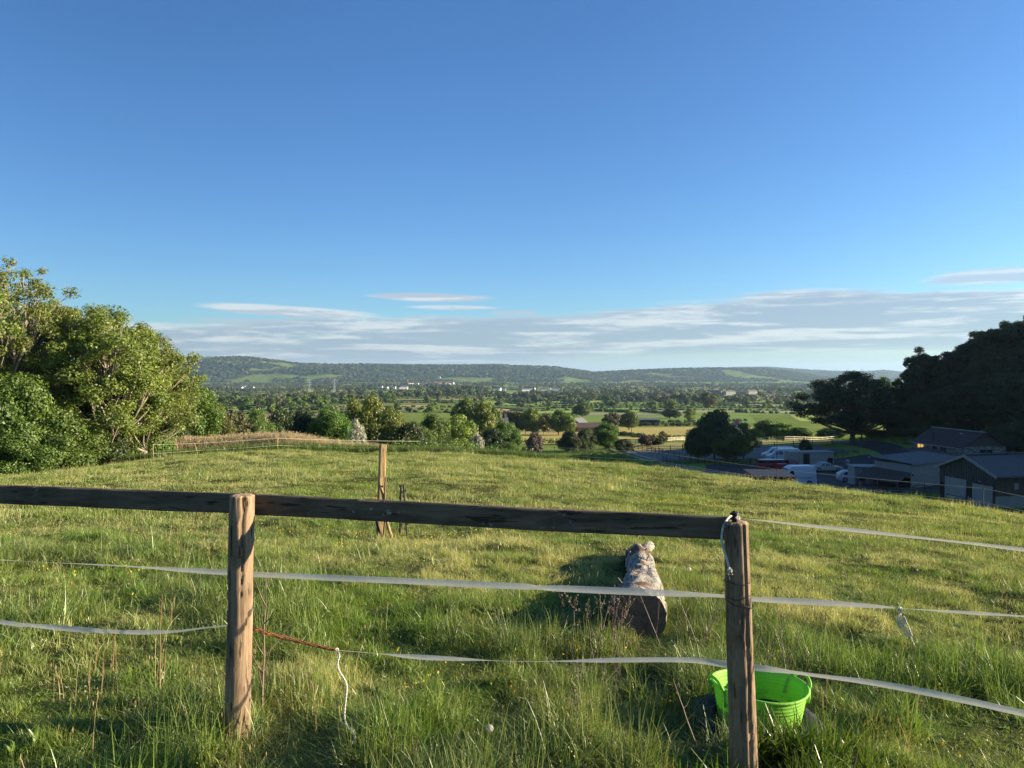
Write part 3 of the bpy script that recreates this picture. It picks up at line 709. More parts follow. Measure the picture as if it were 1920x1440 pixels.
for k, u, vt, Y, r_, lb in [('bush1', 25, 705, 43, 3.2, 'bright green bush high under the tallest ash tree'), ('bush1', -60, 740, 42, 3.5, 'green bush at the left edge of the picture'),
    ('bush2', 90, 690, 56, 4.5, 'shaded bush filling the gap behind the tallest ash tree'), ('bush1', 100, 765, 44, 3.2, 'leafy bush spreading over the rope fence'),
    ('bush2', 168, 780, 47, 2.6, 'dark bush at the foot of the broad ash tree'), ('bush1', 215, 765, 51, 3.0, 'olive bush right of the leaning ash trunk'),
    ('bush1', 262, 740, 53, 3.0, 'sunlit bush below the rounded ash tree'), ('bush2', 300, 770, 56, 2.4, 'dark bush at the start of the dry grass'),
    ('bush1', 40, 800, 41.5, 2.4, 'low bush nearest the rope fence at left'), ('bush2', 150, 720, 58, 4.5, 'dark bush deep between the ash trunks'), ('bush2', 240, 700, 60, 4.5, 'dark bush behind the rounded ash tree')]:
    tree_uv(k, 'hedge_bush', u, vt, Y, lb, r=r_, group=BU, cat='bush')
tree_uv('white', 'hawthorn_bush', 668, 784, 70, 'small hawthorn bush covered in white blossom', r=1.15, cat='bush')
tree_uv('white', 'hawthorn_bush', 890, 806, 118, 'pale blossoming hawthorn bush beside the stone cottage', r=2.0, cat='bush')
tree_uv('purple', 'hawthorn_bush', 1213, 814, 172, 'pinkish hawthorn bush at the back of the straw paddock', r=2.4, cat='bush')
tree_uv('round3', 'hedge_bush', 1232, 820, 172, 'low green bush right of the pinkish hawthorn', r=2.0, cat='bush')
tree_uv('round3', 'hedge_bush', 1170, 822, 158, 'low bush beside the bend of the farm track', r=2.6, cat='bush')
tree_uv('thin1', 'young_tree', 1244, 806, 173, 'spindly sapling behind the white rail fence', r=1.6)
WD = 'trees of the dark wood on the right bank'
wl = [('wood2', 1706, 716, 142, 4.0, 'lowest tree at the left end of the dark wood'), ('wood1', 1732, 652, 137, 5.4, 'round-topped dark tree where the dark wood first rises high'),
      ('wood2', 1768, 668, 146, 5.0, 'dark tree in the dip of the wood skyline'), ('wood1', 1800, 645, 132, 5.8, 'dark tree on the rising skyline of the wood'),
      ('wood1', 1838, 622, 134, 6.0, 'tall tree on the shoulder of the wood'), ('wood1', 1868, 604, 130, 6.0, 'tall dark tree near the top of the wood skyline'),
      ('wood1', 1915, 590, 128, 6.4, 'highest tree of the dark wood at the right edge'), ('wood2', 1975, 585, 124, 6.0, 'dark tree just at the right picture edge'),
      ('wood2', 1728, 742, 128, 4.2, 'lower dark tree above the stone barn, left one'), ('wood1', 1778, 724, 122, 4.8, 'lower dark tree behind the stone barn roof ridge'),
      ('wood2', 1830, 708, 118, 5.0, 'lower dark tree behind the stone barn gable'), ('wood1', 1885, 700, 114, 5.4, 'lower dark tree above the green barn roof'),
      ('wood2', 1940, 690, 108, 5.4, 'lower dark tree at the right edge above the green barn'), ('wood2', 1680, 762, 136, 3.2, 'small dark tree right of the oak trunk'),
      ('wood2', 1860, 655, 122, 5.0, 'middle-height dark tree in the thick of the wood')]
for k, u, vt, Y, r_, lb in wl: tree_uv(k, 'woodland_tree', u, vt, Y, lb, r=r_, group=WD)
tree_uv('bush2', 'hedge_bush', 1690, 800, 132, 'dark bush on the bank left of the stone barn', r=3.6, cat='bush')
tree_uv('bush2', 'hedge_bush', 1655, 806, 138, 'dark bush beside the oak trunk', r=3.4, cat='bush')
tree_uv('bush2', 'hedge_bush', 1740, 785, 124, 'dark bush rising behind the stone barn roof', r=4.2, cat='bush')
tree_uv('bush2', 'hedge_bush', 1885, 790, 108, 'dark bush right of the stone barn gable', r=4.2, cat='bush')
tree_uv('bush2', 'hedge_bush', 1925, 780, 104, 'dark bush behind the green barn roof at the right edge', r=4.2, cat='bush')

# hedges: each line one thing
def hedge(pts, h, label, m='dark', dens=60, wd=1.2, ls=.35, seed=0):
    g = np.random.default_rng(seed + 100); c = catmull([Vector((p[0], p[1], 0)) for p in pts], 8)
    L = sum((c[i + 1] - c[i]).length for i in range(len(c) - 1)); nc = max(6, int(L / (h * .45)))
    k = g.random(nc) * (len(c) - 1); j = k.astype(int); f = k - j; cc = np.array([tuple(v) for v in c])
    xy = cc[j] * (1 - f)[:, None] + cc[np.minimum(j + 1, len(c) - 1)] * f[:, None]; xy[:, :2] += g.normal(size=(nc, 2)) * wd * .25
    rc = h * (.35 + .3 * g.random(nc)); xy[:, 2] = height(xy[:, 0], xy[:, 1]) + h * (.3 + .35 * g.random(nc))
    V, Q, T = leaves(g, xy, rc, int(L * dens * h / 1.5), ls, 1.0)
    o = link('hedge', mesh_np('hedge', V, Q, M[m], attrs={'tint': ('FLOAT', 'POINT', T)})); return tag(o, label, 'hedge')
hedge([G(*p, 80) for p in ((975, 798), (1060, 797), (1120, 800))], 2.0, 'low clipped hedge along the top of the left golden field', seed=1)
hedge([G(*p, 80) for p in ((1150, 798), (1250, 799), (1400, 799))], 2.4, 'long dark hedge behind the right golden field', seed=2)
hedge([G(*p, 80) for p in ((1165, 817), (1205, 822))], 1.8, 'short dark hedge cutting into the right golden field', seed=3)
hedge([G(*p, 80) for p in ((1150, 793), (1300, 792), (1400, 790))], 2.0, 'thin hedge in front of the open black barn', seed=4)
hedge([G(*p, 80) for p in ((1060, 792), (1100, 773), (1180, 774))], 3.0, 'hedge climbing beside the slate coloured field', 'hedge', 30, ls=.6, seed=5)
hedge([G(*p, 80) for p in ((1200, 772), (1230, 775), (1256, 778))], 2.6, 'short dark hedge left of the lone round tree', 'dark', 30, ls=.6, seed=6)
hedge([G(*p, 80) for p in ((1378, 773), (1420, 775), (1500, 777))], 2.6, 'hedge crossing the lime green field right of the yard trees', 'dark', 30, ls=.6, seed=7)
hedge([G(*p, 80) for p in ((940, 833), (1000, 833), (1080, 833), (1150, 830))], 1.8, 'rough hedge between the grass slope and the left golden field', 'hedge', 50, seed=8)
hedge([G(*p, 80) for p in ((1225, 824), (1300, 823), (1400, 824))], 1.6, 'low flowering hedge behind the straw paddock', 'hedge', 50, seed=9)
hedge([(-46, 100), (-25, 105), (-8, 112), (-2, 130)], 3.0, 'tall hedge in the dip behind the paddock crest', 'hedge', 60, ls=.3, seed=10)
hedge([(-2, 118), (-1, 135), (5, 140)], 2.2, 'shaded hedge beside the stone cottage trees', 'dark', 60, ls=.3, seed=12)
hedge([(-44, 78), (-30, 84), (-14, 84), (-8, 90)], 2.4, 'dark thicket under the hawthorn trees behind the dry grass', 'dark', 90, ls=.22, seed=13)

hedge([(XU(u, Y), Y) for u, Y in ((590, 61), (700, 61.5), (800, 62), (880, 62), (940, 60))], 1.7, 'low bramble scrub along the paddock crest behind the wooden stake', 'hedge', 90, 1.6, .13, seed=14)

# hedgerow trees of the middle plain: every one a thing
TREE_SMALL = []
for i, (k, lm) in enumerate([('hedge', 'hedge'), ('ash', 'ash'), ('dark', 'dark'), ('brown', 'brownleaf'), ('bush', 'hedge')]):
    g = np.random.default_rng(200 + i)
    cen, rc = crown_clumps(g, 10, 4.8 if k != 'bush' else 7, .3, 26, 'round' if i % 2 else 'bush', .34)
    V, Q, T = leaves(g, cen, rc, 900, .95, .8)
    TREE_SMALL.append(mesh_np('far_tree', V, Q, M[lm], attrs={'tint': ('FLOAT', 'POINT', T)}))
er = np.random.default_rng(99)
ep = []
for (x0, y0, x1, y1) in edges:
    L = math.hypot(x1 - x0, y1 - y0); n = max(2, int(L / (4.0 if y0 < 1700 else 6.0)))
    gap = er.random() < .10
    if gap: continue
    for f in (np.arange(n) + er.random(n) * .9) / n:
        x, y = x0 + (x1 - x0) * f, y0 + (y1 - y0) * f
        if er.random() < .04 or abs(x) > .8 * y: continue
        big = er.random() < (.08 if y < 1500 else .13)
        ep.append((x + er.normal() * 1.2, y + er.normal() * 1.2, er.uniform(6, 12) if big else er.uniform(1.6, 3.4), big))
# copses
for _ in range(60):
    y = er.uniform(900, 4200); x = er.uniform(-.72, .72) * y; nn = int(er.uniform(10, 60)); sx, sy = er.uniform(15, 90), er.uniform(8, 30)
    for _ in range(nn): ep.append((x + er.normal() * sx, y + er.normal() * sy, er.uniform(7, 15), True))
for _ in range(1300):
    y = 4400 - abs(er.normal()) * 900
    if y < 1300: continue
    ep.append((er.uniform(-.75, .75) * y, y, er.uniform(5, 12), False))
ep = [p for p in ep if not (940 < 960 + F * p[0] / p[1] < 1600 and p[1] < 760)]
ep.sort(key=lambda p: p[1] - (p[2] * 40 if p[3] else 0))
ind, rest = [p for p in ep if p[3]][:230], None
ids = set(id(p) for p in ind); rest = [p for p in ep if id(p) not in ids]
kinds = [('green round tree in a field hedge of the middle plain', 0), ('olive young-leaved tree in a field hedge of the middle plain', 1), ('dark tree in a field hedge of the middle plain', 2), ('brownish tree in a field hedge of the middle plain', 3)]
for i, p in enumerate(ind):
    lb, k = kinds[er.choice(4, p=[.4, .25, .25, .1])]
    o = link('hedgerow_tree', TREE_SMALL[k]); s = p[2] / 10
    o.location = (p[0], p[1], hz(p[0], p[1]) - .3); o.scale = (s * er.uniform(.85, 1.25),) * 2 + (s,); o.rotation_euler = (0, 0, er.uniform(0, 6.28))
    tag(o, lb, 'tree', ('green', 'olive', 'dark', 'brown')[k] + ' hedgerow trees of the middle plain')
def lump(seed, n, size, R_, H_):
    g = np.random.default_rng(seed); cen, rc = crown_clumps(g, H_, R_, .2, 14, 'bush', .38)
    return leaves(g, cen, rc, n, size, .85)
va = [lump(300 + i, 420, 1.15, 5 if i % 3 else 6.5, 10) for i in range(6)]
pts = np.array([(p[0], p[1], 0, p[2]) for p in rest]); pts_z = height(pts[:, 0], pts[:, 1])
P3 = np.stack([pts[:, 0], pts[:, 1], pts_z - .4], -1); n = len(P3)
sc_ = pts[:, 3] / 10
scatter('far_hedgerows', va, P3, er.integers(0, 6, n), er.random(n) * 6.28, np.stack([sc_ * (1 + .5 * er.random(n)) * np.where(sc_ < .5, 1.5, 1)] * 2 + [sc_], -1), M['farwood'],
        'far hedges and trees of the plain fading into one another', 'hedgerows')
# woods on the hills
nW = 60000
yw = er.uniform(4250, 8200, nW); xw = er.uniform(-.78, .78, nW) * yw
hh = hills(xw, yw); pat = fbm(xw / 420, yw / 420, 0, 77); uu = 960 + F * xw / yw
keep = (hh > 6) & (pat > .33)
opn = (((uu > 280) & (uu < 620) & (hh > 150) & (er.random(nW) > .25)) | ((uu > 1030) & (uu < 1110) & (hh > 60)) | ((uu > 1400) & (hh > 95))) & (pat > .5)
keep &= ~opn
xw, yw = xw[keep], yw[keep]; n = len(xw); zw = height(xw, yw)
s1 = er.uniform(1.0, 1.9, n)
vb = [lump(400 + i, 120, 2.6, 6, 9) for i in range(5)]
scatter('hill_woods', vb, np.stack([xw, yw, zw - 1], -1), er.integers(0, 5, n), er.random(n) * 6.28, np.stack([s1 * 1.5, s1 * 1.5, s1], -1), M['farwood'],
        'unbroken woods covering the far ridge of hills', 'woods')
# ------------------------------------------------------------------ grass
def tuft(seed, n, rad, h0, h1, w_, segs=2, lean=.5, tintr=(0, .5), head=0, curl=.5):
    """n blades, each a tapering bent strip; head > 0 adds a seed head"""
    g = np.random.default_rng(seed); Vs, Qs, Ts = [], [], []; o = 0
    a = g.random(n) * 6.283; r_ = rad * np.sqrt(g.random(n)); bx, by = r_ * np.cos(a), r_ * np.sin(a)
    h = g.uniform(h0, h1, n); la = g.random(n) * 6.283; ll = lean * h * g.random(n); fa = g.random(n) * 6.283; tt = g.uniform(tintr[0], tintr[1], n)
    ks = np.linspace(0, 1, segs + 1)
    V = np.zeros((n, segs + 1, 2, 3))
    for i, k in enumerate(ks):
        cx = bx + np.cos(la) * ll * k ** 1.8; cy = by + np.sin(la) * ll * k ** 1.8; cz = h * (k - curl * .35 * k * k * (ll / h))
        ww = w_ * (1 - k * .88) * .5
        if head and i == segs: ww = w_ * .3
        V[:, i, 0] = np.stack([cx - np.cos(fa) * ww, cy - np.sin(fa) * ww, cz], -1); V[:, i, 1] = np.stack([cx + np.cos(fa) * ww, cy + np.sin(fa) * ww, cz], -1)
    V = V.reshape(-1, 3); m = (segs + 1) * 2
    base = (np.arange(n) * m)[:, None]
    Q = np.concatenate([base + np.array([2 * i, 2 * i + 1, 2 * i + 3, 2 * i + 2]) for i in range(segs)])
    T = np.repeat(tt, m) + np.tile(np.repeat(ks, 2) * .18, n)
    if head:
        cx = bx + np.cos(la) * ll; cy = by + np.sin(la) * ll; cz = h * (1 - curl * .35 * (ll / h))
        hv, hq = [], []
        for q in range(2):
            ang = fa + q * 1.57; s_ = head * .14
            dx, dy = np.cos(ang) * s_, np.sin(ang) * s_
            hv.append(np.stack([np.stack([cx - dx, cy - dy, cz], -1), np.stack([cx, cy, cz - head * .5], -1), np.stack([cx + dx, cy + dy, cz], -1), np.stack([cx, cy, cz + head * .5], -1)], 1).reshape(-1, 3))
        hv = np.concatenate(hv); hq = np.arange(len(hv)).reshape(-1, 4) + len(V)
        V = np.concatenate([V, hv]); Q = np.concatenate([Q, hq]); T = np.concatenate([T, np.full(len(hv), .8)])
    return V, Q, np.clip(T, 0, 1)
def leafy(seed, n, rad, l0, l1, w_):
    """low rosette of broad leaves (plantain, dandelion, clover)"""
    return tuft(seed, n, rad, l0, l1, w_, 3, 1.6, (0, .35), 0, 1.4)
FX = (Vector((-2.66, 3.78)), Vector((2.2, 2.9)))
def fence_d(x, y):     # signed distance beyond the near fence line
    return (y - (3.27 - .175 * x)) / 1.015
def polar_pts(r0, r1, dens, g, umargin=60):
    """random ground points inside the view, dens per square metre"""
    amax = math.atan((960 + umargin) / F); A = amax * (r1 * r1 - r0 * r0); n = int(A * dens)
    a = g.uniform(-amax, amax, n); r_ = np.sqrt(g.uniform(r0 * r0, r1 * r1, n))
    return r_ * np.sin(a), r_ * np.cos(a)
g = np.random.default_rng(33)
SHORT = [tuft(10 + i, 34, .065, .022, .065, .0042, 2, 1.1, (0, .72)) for i in range(6)]
MIDG = [tuft(20 + i, 26, .06, .05, .12, .0055, 3, 1.1, (0, .35)) for i in range(4)]
LONG = [tuft(30 + i, 22, .07, .10, .26, .0068, 4, 1.3, (0, .3), 0, 1.1) for i in range(4)]
ROS = [leafy(40 + i, 9, .03, .05, .10, .022) for i in range(3)]
DRY = [tuft(50 + i, 16, .06, .04, .11, .004, 2, 1.2, (.75, 1.0)) for i in range(2)]
variants = SHORT + MIDG + LONG + ROS + DRY       # 0-5, 6-9, 10-13, 14-16, 17-18
xs, ys, ix, sc2 = [], [], [], []
for r0, r1, dens, k in ((1.7, 5.0, 640, .95), (5.0, 9.0, 360, 1.05), (9.0, 15.0, 190, 1.3)):
    x, y = polar_pts(r0, r1, dens, g, 480); n = len(x)
    lush = fbm(x / .9, y / .9, 0, 41); big = fbm(x / 3.2, y / 3.2, 0, 42); u_ = g.random(n); fd = np.abs(fence_d(x, y))
    L = lush * .45 + big * .55 + np.clip(.7 - fd, 0, 1) * .11 + np.clip(3.5 - y, 0, 2) * .10 + .12 * ((x > .9) & (x < 2.4) & (y > 3.3) & (y < 8.5) & (x > .12 * y + .5))
    i_ = g.integers(0, 6, n)
    i_ = np.where(L + .16 * (u_ - .5) > .575, 6 + g.integers(0, 4, n), i_)
    i_ = np.where((L + .2 * (u_ - .5) > .66) & (y < 9), 10 + g.integers(0, 4, n), i_)
    i_ = np.where((g.random(n) < .05), 14 + g.integers(0, 3, n), i_)
    dryp = fbm(x / 1.3, y / 1.3, 0, 55)
    i_ = np.where((dryp > .585) & (g.random(n) < .7) | (g.random(n) < .13), 17 + g.integers(0, 2, n), i_)
    inlog = (y > 5.6) & (y < 9.4) & (np.abs(x - (.98 + (y - 5.6) * .170)) < .17)
    intub = np.hypot(x - 1.34, y - 3.83) < .33
    gapn = fbm(x / .16, y / .16, 0, 91, 2); cl_ = fbm(x / .30, y / .30, 0, 92, 3)
    ok = ~(inlog | intub) & ~((gapn < .42) & (g.random(n) < .65) & (i_ < 10))
    hf = np.clip(.45 + (cl_ - .38) * 3.6, .35, 1.6)
    xs.append(x[ok]); ys.append(y[ok]); ix.append(i_[ok]); sc2.append(np.stack([k * g.uniform(.8, 1.3, ok.sum()), np.full(ok.sum(), k), g.uniform(.65, 1.1, ok.sum()) * hf[ok]], -1))
x, y, ix, sc2 = np.concatenate(xs), np.concatenate(ys), np.concatenate(ix), np.concatenate(sc2)
z = height(x, y) - .008
sc2[:, 1] = sc2[:, 0]
rt = np.stack([g.normal(size=len(x)) * .12, g.normal(size=len(x)) * .12, g.random(len(x)) * 6.283], -1)
scatter('grass', variants, np.stack([x, y, z], -1), ix, rt, sc2, M['grass'], 'grazed meadow grass with taller tussocks around the rail fence', 'grass')
# farther turf, wider tufts
FARV = [tuft(60 + i, 60, .34, .03, .085, .012, 2, 1.0, (.0, .8)) for i in range(4)] + [tuft(70 + i, 60, .26, .06, .15, .014, 2, 1.0, (0, .3)) for i in range(2)] + [tuft(75 + i, 12, .3, .10, .22, .008, 2, .3, (.8, 1), .04) for i in range(2)]
xs, ys, ix, ss = [], [], [], []
for r0, r1, dens, k in ((14, 26, 34, .75), (26, 68, 15, 1.1)):
    x, y = polar_pts(r0, r1, dens, g, 420); n = len(x)
    L = .55 * fbm(x / 2.6, y / 2.0, 0, 43) + .45 * fbm(x / .8, y / .8, 0, 44)
    i_ = g.integers(0, 4, n); i_ = np.where(L + .1 * (g.random(n) - .5) > .56, 4 + g.integers(0, 2, n), i_); i_ = np.where(g.random(n) < .16, 6 + g.integers(0, 2, n), i_)
    zz = height(x, y)
    hf = np.clip(.5 + (fbm(x / .9, y / .7, 0, 93, 3) - .4) * 3.2, .4, 1.5)
    ok = ~((fbm(x / .5, y / .5, 0, 94, 2) < .42) & (g.random(n) < .6))
    kk = k * g.uniform(.75, 1.2, n); xs.append(x[ok]); ys.append(y[ok]); ix.append(i_[ok]); ss.append(np.stack([kk, kk, kk * hf], -1)[ok])
x, y, ix, ss = np.concatenate(xs), np.concatenate(ys), np.concatenate(ix), np.concatenate(ss)
scatter('meadow', FARV, np.stack([x, y, height(x, y) - .01], -1), ix, g.random(len(x)) * 6.28, ss, M['grassfar'], 'sunlit paddock grass running up to the crest', 'grass')
# tall unmown strip outside the rope fence
TALL = [tuft(80 + i, 40, .45, .30, .72, .02, 3, .5, (0, .3)) for i in range(3)]
n = 9500; t_ = g.random(n); 
lx = np.interp(t_, [0, .12, .3, .55, .75, 1], [XU(-60, 43), XU(160, 46), XU(290, 47), XU(560, 50), XU(820, 53), XU(1060, 52)]); ly = np.interp(t_, [0, .12, .3, .55, .75, 1], [43, 46, 47, 50, 53, 52])
lx = lx + g.normal(size=n) * .3; ly = ly + g.uniform(.2, 11, n)
scatter('rough_grass', TALL, np.stack([lx, ly, height(lx, ly)], -1), g.integers(0, 3, n), g.random(n) * 6.28, g.uniform(.5, 1.1, n), M['longgrass'], 'dark uncut grass outside the rope fence at the paddock crest', 'grass')
REED = [tuft(90 + i, 26, .4, 1.0, 1.9, .022, 3, .35, (.2, 1), .16) for i in range(4)]
n = 2300; t_ = g.random(n)
lx = np.interp(t_, [0, .35, .8, 1], [XU(250, 53), XU(350, 55), XU(570, 57), XU(760, 59)]); ly = np.interp(t_, [0, .35, .8, 1], [53, 55, 57, 59])
ly = ly + g.uniform(-.5, 5, n); sS = g.uniform(.6, .95, n) * np.interp(t_, [0, .3, .75, .85, 1], [.9, 1.05, 1.0, .7, .45])
scatter('dry_grass', REED, np.stack([lx, ly, height(lx, ly)], -1), g.integers(0, 4, n), g.random(n) * 6.28, sS, M['reed'], 'belt of tall dead straw coloured grass behind the rope fence', 'grass')
# bank undergrowth in the shade and yard verge
n = 9000; x = g.uniform(12, 130, n); y = g.uniform(50, 160, n)
inyard = ((x > 21) & (x < 63) & (y > 74) & (y < 125)) | ((x > 24) & (x < 62) & (y > 130) & (y < 160)) | (np.abs(x - 65) < 3) | ((x > 42) & (y > 62) & (y < 106) & (x < 76))
ok = ~inyard & (x < .8 * y); x, y = x[ok], y[ok]
scatter('bank_grass', TALL, np.stack([x, y, height(x, y)], -1), g.integers(0, 3, len(x)), g.random(len(x)) * 6.28, g.uniform(.6, 1.3, len(x)) , M['longgrass'], 'coarse shaded grass on the bank around the farmyard', 'grass')
# dry seed stalks through the sward
STK = [tuft(110 + i, 3, .05, .10, .28, .0032, 3, .35, (.3, 1), .03) for i in range(4)]
x, y = polar_pts(2.2, 16, 5.0, g); 
x2, y2 = polar_pts(2.2, 4.6, 7.0, g); x = np.concatenate([x, x2]); y = np.concatenate([y, y2])
clump_ = fbm(x / 1.1, y / 1.1, 0, 66) + .25 * g.random(len(x)); ok = clump_ > .6; x, y = x[ok], y[ok]
ok = ~((y > 5.6) & (y < 9.4) & (np.abs(x - (.98 + (y - 5.6) * .170)) < .2) | (np.hypot(x - 1.34, y - 3.83) < .34)); x, y = x[ok], y[ok]
scatter('seed_stalks', STK, np.stack([x, y, height(x, y)], -1), g.integers(0, 4, len(x)), g.random(len(x)) * 6.28, g.uniform(.6, 1.25, len(x)), M['straw'], 'dry straw coloured seed stalks scattered through the grass', 'grass')
def dots(seed, n, rad, s, h0, h1):
    g_ = np.random.default_rng(seed); Vs = []
    for i in range(n):
        a_, r_ = g_.random() * 6.28, rad * g_.random(); c = np.array([r_ * math.cos(a_), r_ * math.sin(a_), g_.uniform(h0, h1)])
        for k in range(3):
            d1, d2 = rdir(g_, 1)[0] * s * .5, rdir(g_, 1)[0] * s * .5
            Vs += [c - d1, c - d2, c + d1, c + d2]
    V = np.array(Vs); return V, np.arange(len(V)).reshape(-1, 4), g_.random(len(V))
x, y = polar_pts(3.5, 34, 2.2, g); ok = (fbm(x / 2.2, y / 2.2, 0, 71) + .12 * g.random(len(x)) > .64); x, y = x[ok], y[ok]
scatter('buttercups', [dots(120 + i, 3, .14, .013, .05, .10) for i in range(3)], np.stack([x, y, height(x, y)], -1), g.integers(0, 3, len(x)), g.random(len(x)) * 6.28, 1 + np.clip(y / 20, 0, .8), M['yellow'], 'small yellow buttercup flowers dotted over the meadow', 'flowers')
x, y = polar_pts(2.5, 14, 2.2, g); ok = (fbm(x / 1.5, y / 1.5, 0, 72) + .12 * g.random(len(x)) > .56); x, y = x[ok], y[ok]
scatter('daisies', [dots(130 + i, 2, .10, .011, .05, .10) for i in range(3)], np.stack([x, y, height(x, y)], -1), g.integers(0, 3, len(x)), g.random(len(x)) * 6.28, np.full(len(x), 1.0), M['clock'], 'tiny pale daisies dotted in the short grass', 'flowers')
# ------------------------------------------------------------------ near fence
def wood_mat(name, base, dark, vscale=6, lichen=0.0, zs=.12, axis='z', streak=(.35, .28, .2)):
    m, t = mat(name)
    tc = t.new('ShaderNodeTexCoord').outputs['Object']
    st = (1, 1, zs) if axis == 'z' else (zs, 1, 1)
    v = t.vmul(tc, st)
    n = t.noise(v, vscale * 4, 6, 0.65, .6); fine = t.noise(v, vscale * 16, 5, .7); blot = t.noise(tc, 4.5, 4, .6)
    col = t.ramp(n, [(.3, dark), (.48, base), (.62, tuple(min(1, c * 1.35) for c in base)), (.75, streak)])
    col = t.mix(t.m('MULTIPLY', t.smooth(blot, .45, .7), .45), col, dark)
    crack = t.smooth(t.noise(v, vscale * 7, 4, .5), .60, .66)
    col = t.mix(t.m('MULTIPLY', crack, .75), col, tuple(c * .25 for c in dark))
    if lichen:
        li = t.smooth(t.noise(tc, 26, 5, .7), .60, .68); big = t.smooth(t.noise(tc, 2.2, 3, .5), .5, .62)
        col = t.mix(t.m('MULTIPLY', t.m('MULTIPLY', li, big), lichen), col, (.42, .42, .34))
    h = t.m('SUBTRACT', t.m('ADD', t.m('MULTIPLY', n, .7), t.m('MULTIPLY', fine, .4)), t.m('MULTIPLY', crack, .9))
    b = t.new('ShaderNodeBump', ins={'Strength': .7, 'Distance': .006, 'Height': h})
    p = t.new('ShaderNodeBsdfPrincipled', ins={'Base Color': col, 'Roughness': .88, 'Specular IOR Level': .25, 'Normal': b.outputs[0]})
    t.l.new(p.outputs[0], t.out.inputs[0]); return m
M['post_l'] = wood_mat('post_wood', (.25, .175, .11), (.10, .065, .04), streak=(.40, .29, .18))
M['post_r'] = wood_mat('post_wood_grey', (.22, .155, .095), (.08, .055, .038), streak=(.32, .235, .15))
M['rail'] = wood_mat('rail_wood', (.125, .095, .062), (.055, .042, .028), lichen=.9, axis='x', streak=(.2, .16, .11))
M['stake'] = wood_mat('stake_wood', (.34, .235, .11), (.17, .115, .055))
M['endgrain'] = principled('end_grain', (.36, .24, .14), .9, bump=.5, bscale=60, vscale=25, var=.35)
def rough_post(base, top, r0, r1, m, seed, parent=None, name='post', nseg=56, nring=150, bev=.006, amp=1.0, sides=None):
    base, top = Vector(base), Vector(top); ax = (top - base); L = ax.length
    rot = Vector((0, 0, 1)).rotation_difference(ax.normalized()).to_matrix()
    k = np.linspace(0, 1, nring)[:, None]; a = np.linspace(0, 2 * math.pi, nseg, endpoint=False)[None]
    rad = r0 + (r1 - r0) * k + 0 * a
    cx, sy = np.cos(a) + 0 * k, np.sin(a) + 0 * k
    zz = k * L + 0 * a
    rad = rad * (1 + .05 * amp * (fbm(cx * 1.2, sy * 1.2, zz * 1.6, seed) - .5) * 2 + .035 * amp * (fbm(cx * 4, sy * 4, zz * 5, seed + 3) - .5) * 2)
    cr = fbm(cx * 5.5, sy * 5.5, zz * 1.1, seed + 7, 3); crk = np.clip((cr - .60) / .05, 0, 1)
    pit = fbm(cx * 2.2, sy * 2.2, zz * 7, seed + 9, 4); pt = np.clip((pit - .635) / .03, 0, 1)
    rad = rad - r0 * amp * (.12 * crk + .11 * pt)
    if sides == 'square':
        q = np.maximum(np.abs(cx), np.abs(sy)); rad = rad / q * .92
    V = np.stack([rad * cx, rad * sy, zz], -1).reshape(-1, 3)
    cap = []
    tr_ = rad[-1]
    for f in (.97, .7, .35):
        ca = np.stack([tr_ * f * np.cos(a[0]), tr_ * f * np.sin(a[0]), L + bev * (1 if f < .9 else .6) + .004 * (fbm(np.cos(a[0]) * 5 * f, np.sin(a[0]) * 5 * f, 0, seed) - .5) * 2], -1); cap.append(ca)
    V = np.concatenate([V] + cap + [[[0, 0, L + bev]]])
    nr_ = nring + 3
    I = np.arange(nr_ * nseg).reshape(nr_, nseg); J = np.roll(I, -1, 1)
    Q = np.stack([I[:-1], J[:-1], J[1:], I[1:]], -1).reshape(-1, 4)
    T_ = np.stack([I[-1], J[-1], np.full(nseg, nr_ * nseg)], -1)
    V = V @ np.array(rot).T
    mi = np.concatenate([np.zeros((nring - 1) * nseg), np.ones(3 * nseg), np.ones(nseg)])
    o = link(name, mesh_np(name, V, [Q, T_], [m, M['endgrain']], midx=mi, smooth=True), parent)
    o.location = base; return o
fence = empty('rail_fence', (0, 0, 0), 0, 'weathered wooden fence of one dark rail behind two round posts', 'fence')
pl0, pl1 = P(444.5, 1400, 3.45), P(454, 930, 3.45)
pr1 = P(1380, 981, 3.02); pr0 = P(1395, 1460, 3.02)
rough_post(pl0 - (pl1 - pl0).normalized() * .35, pl1, .064, .057, M['post_l'], 3, fence, amp=1.35)['label'] = 'split sunlit brown post at the left'
rough_post(pr0 - (pr1 - pr0).normalized() * .45, pr1, .062, .050, M['post_r'], 8, fence, amp=1.25)['label'] = 'smoother post at the right with a black insulator'
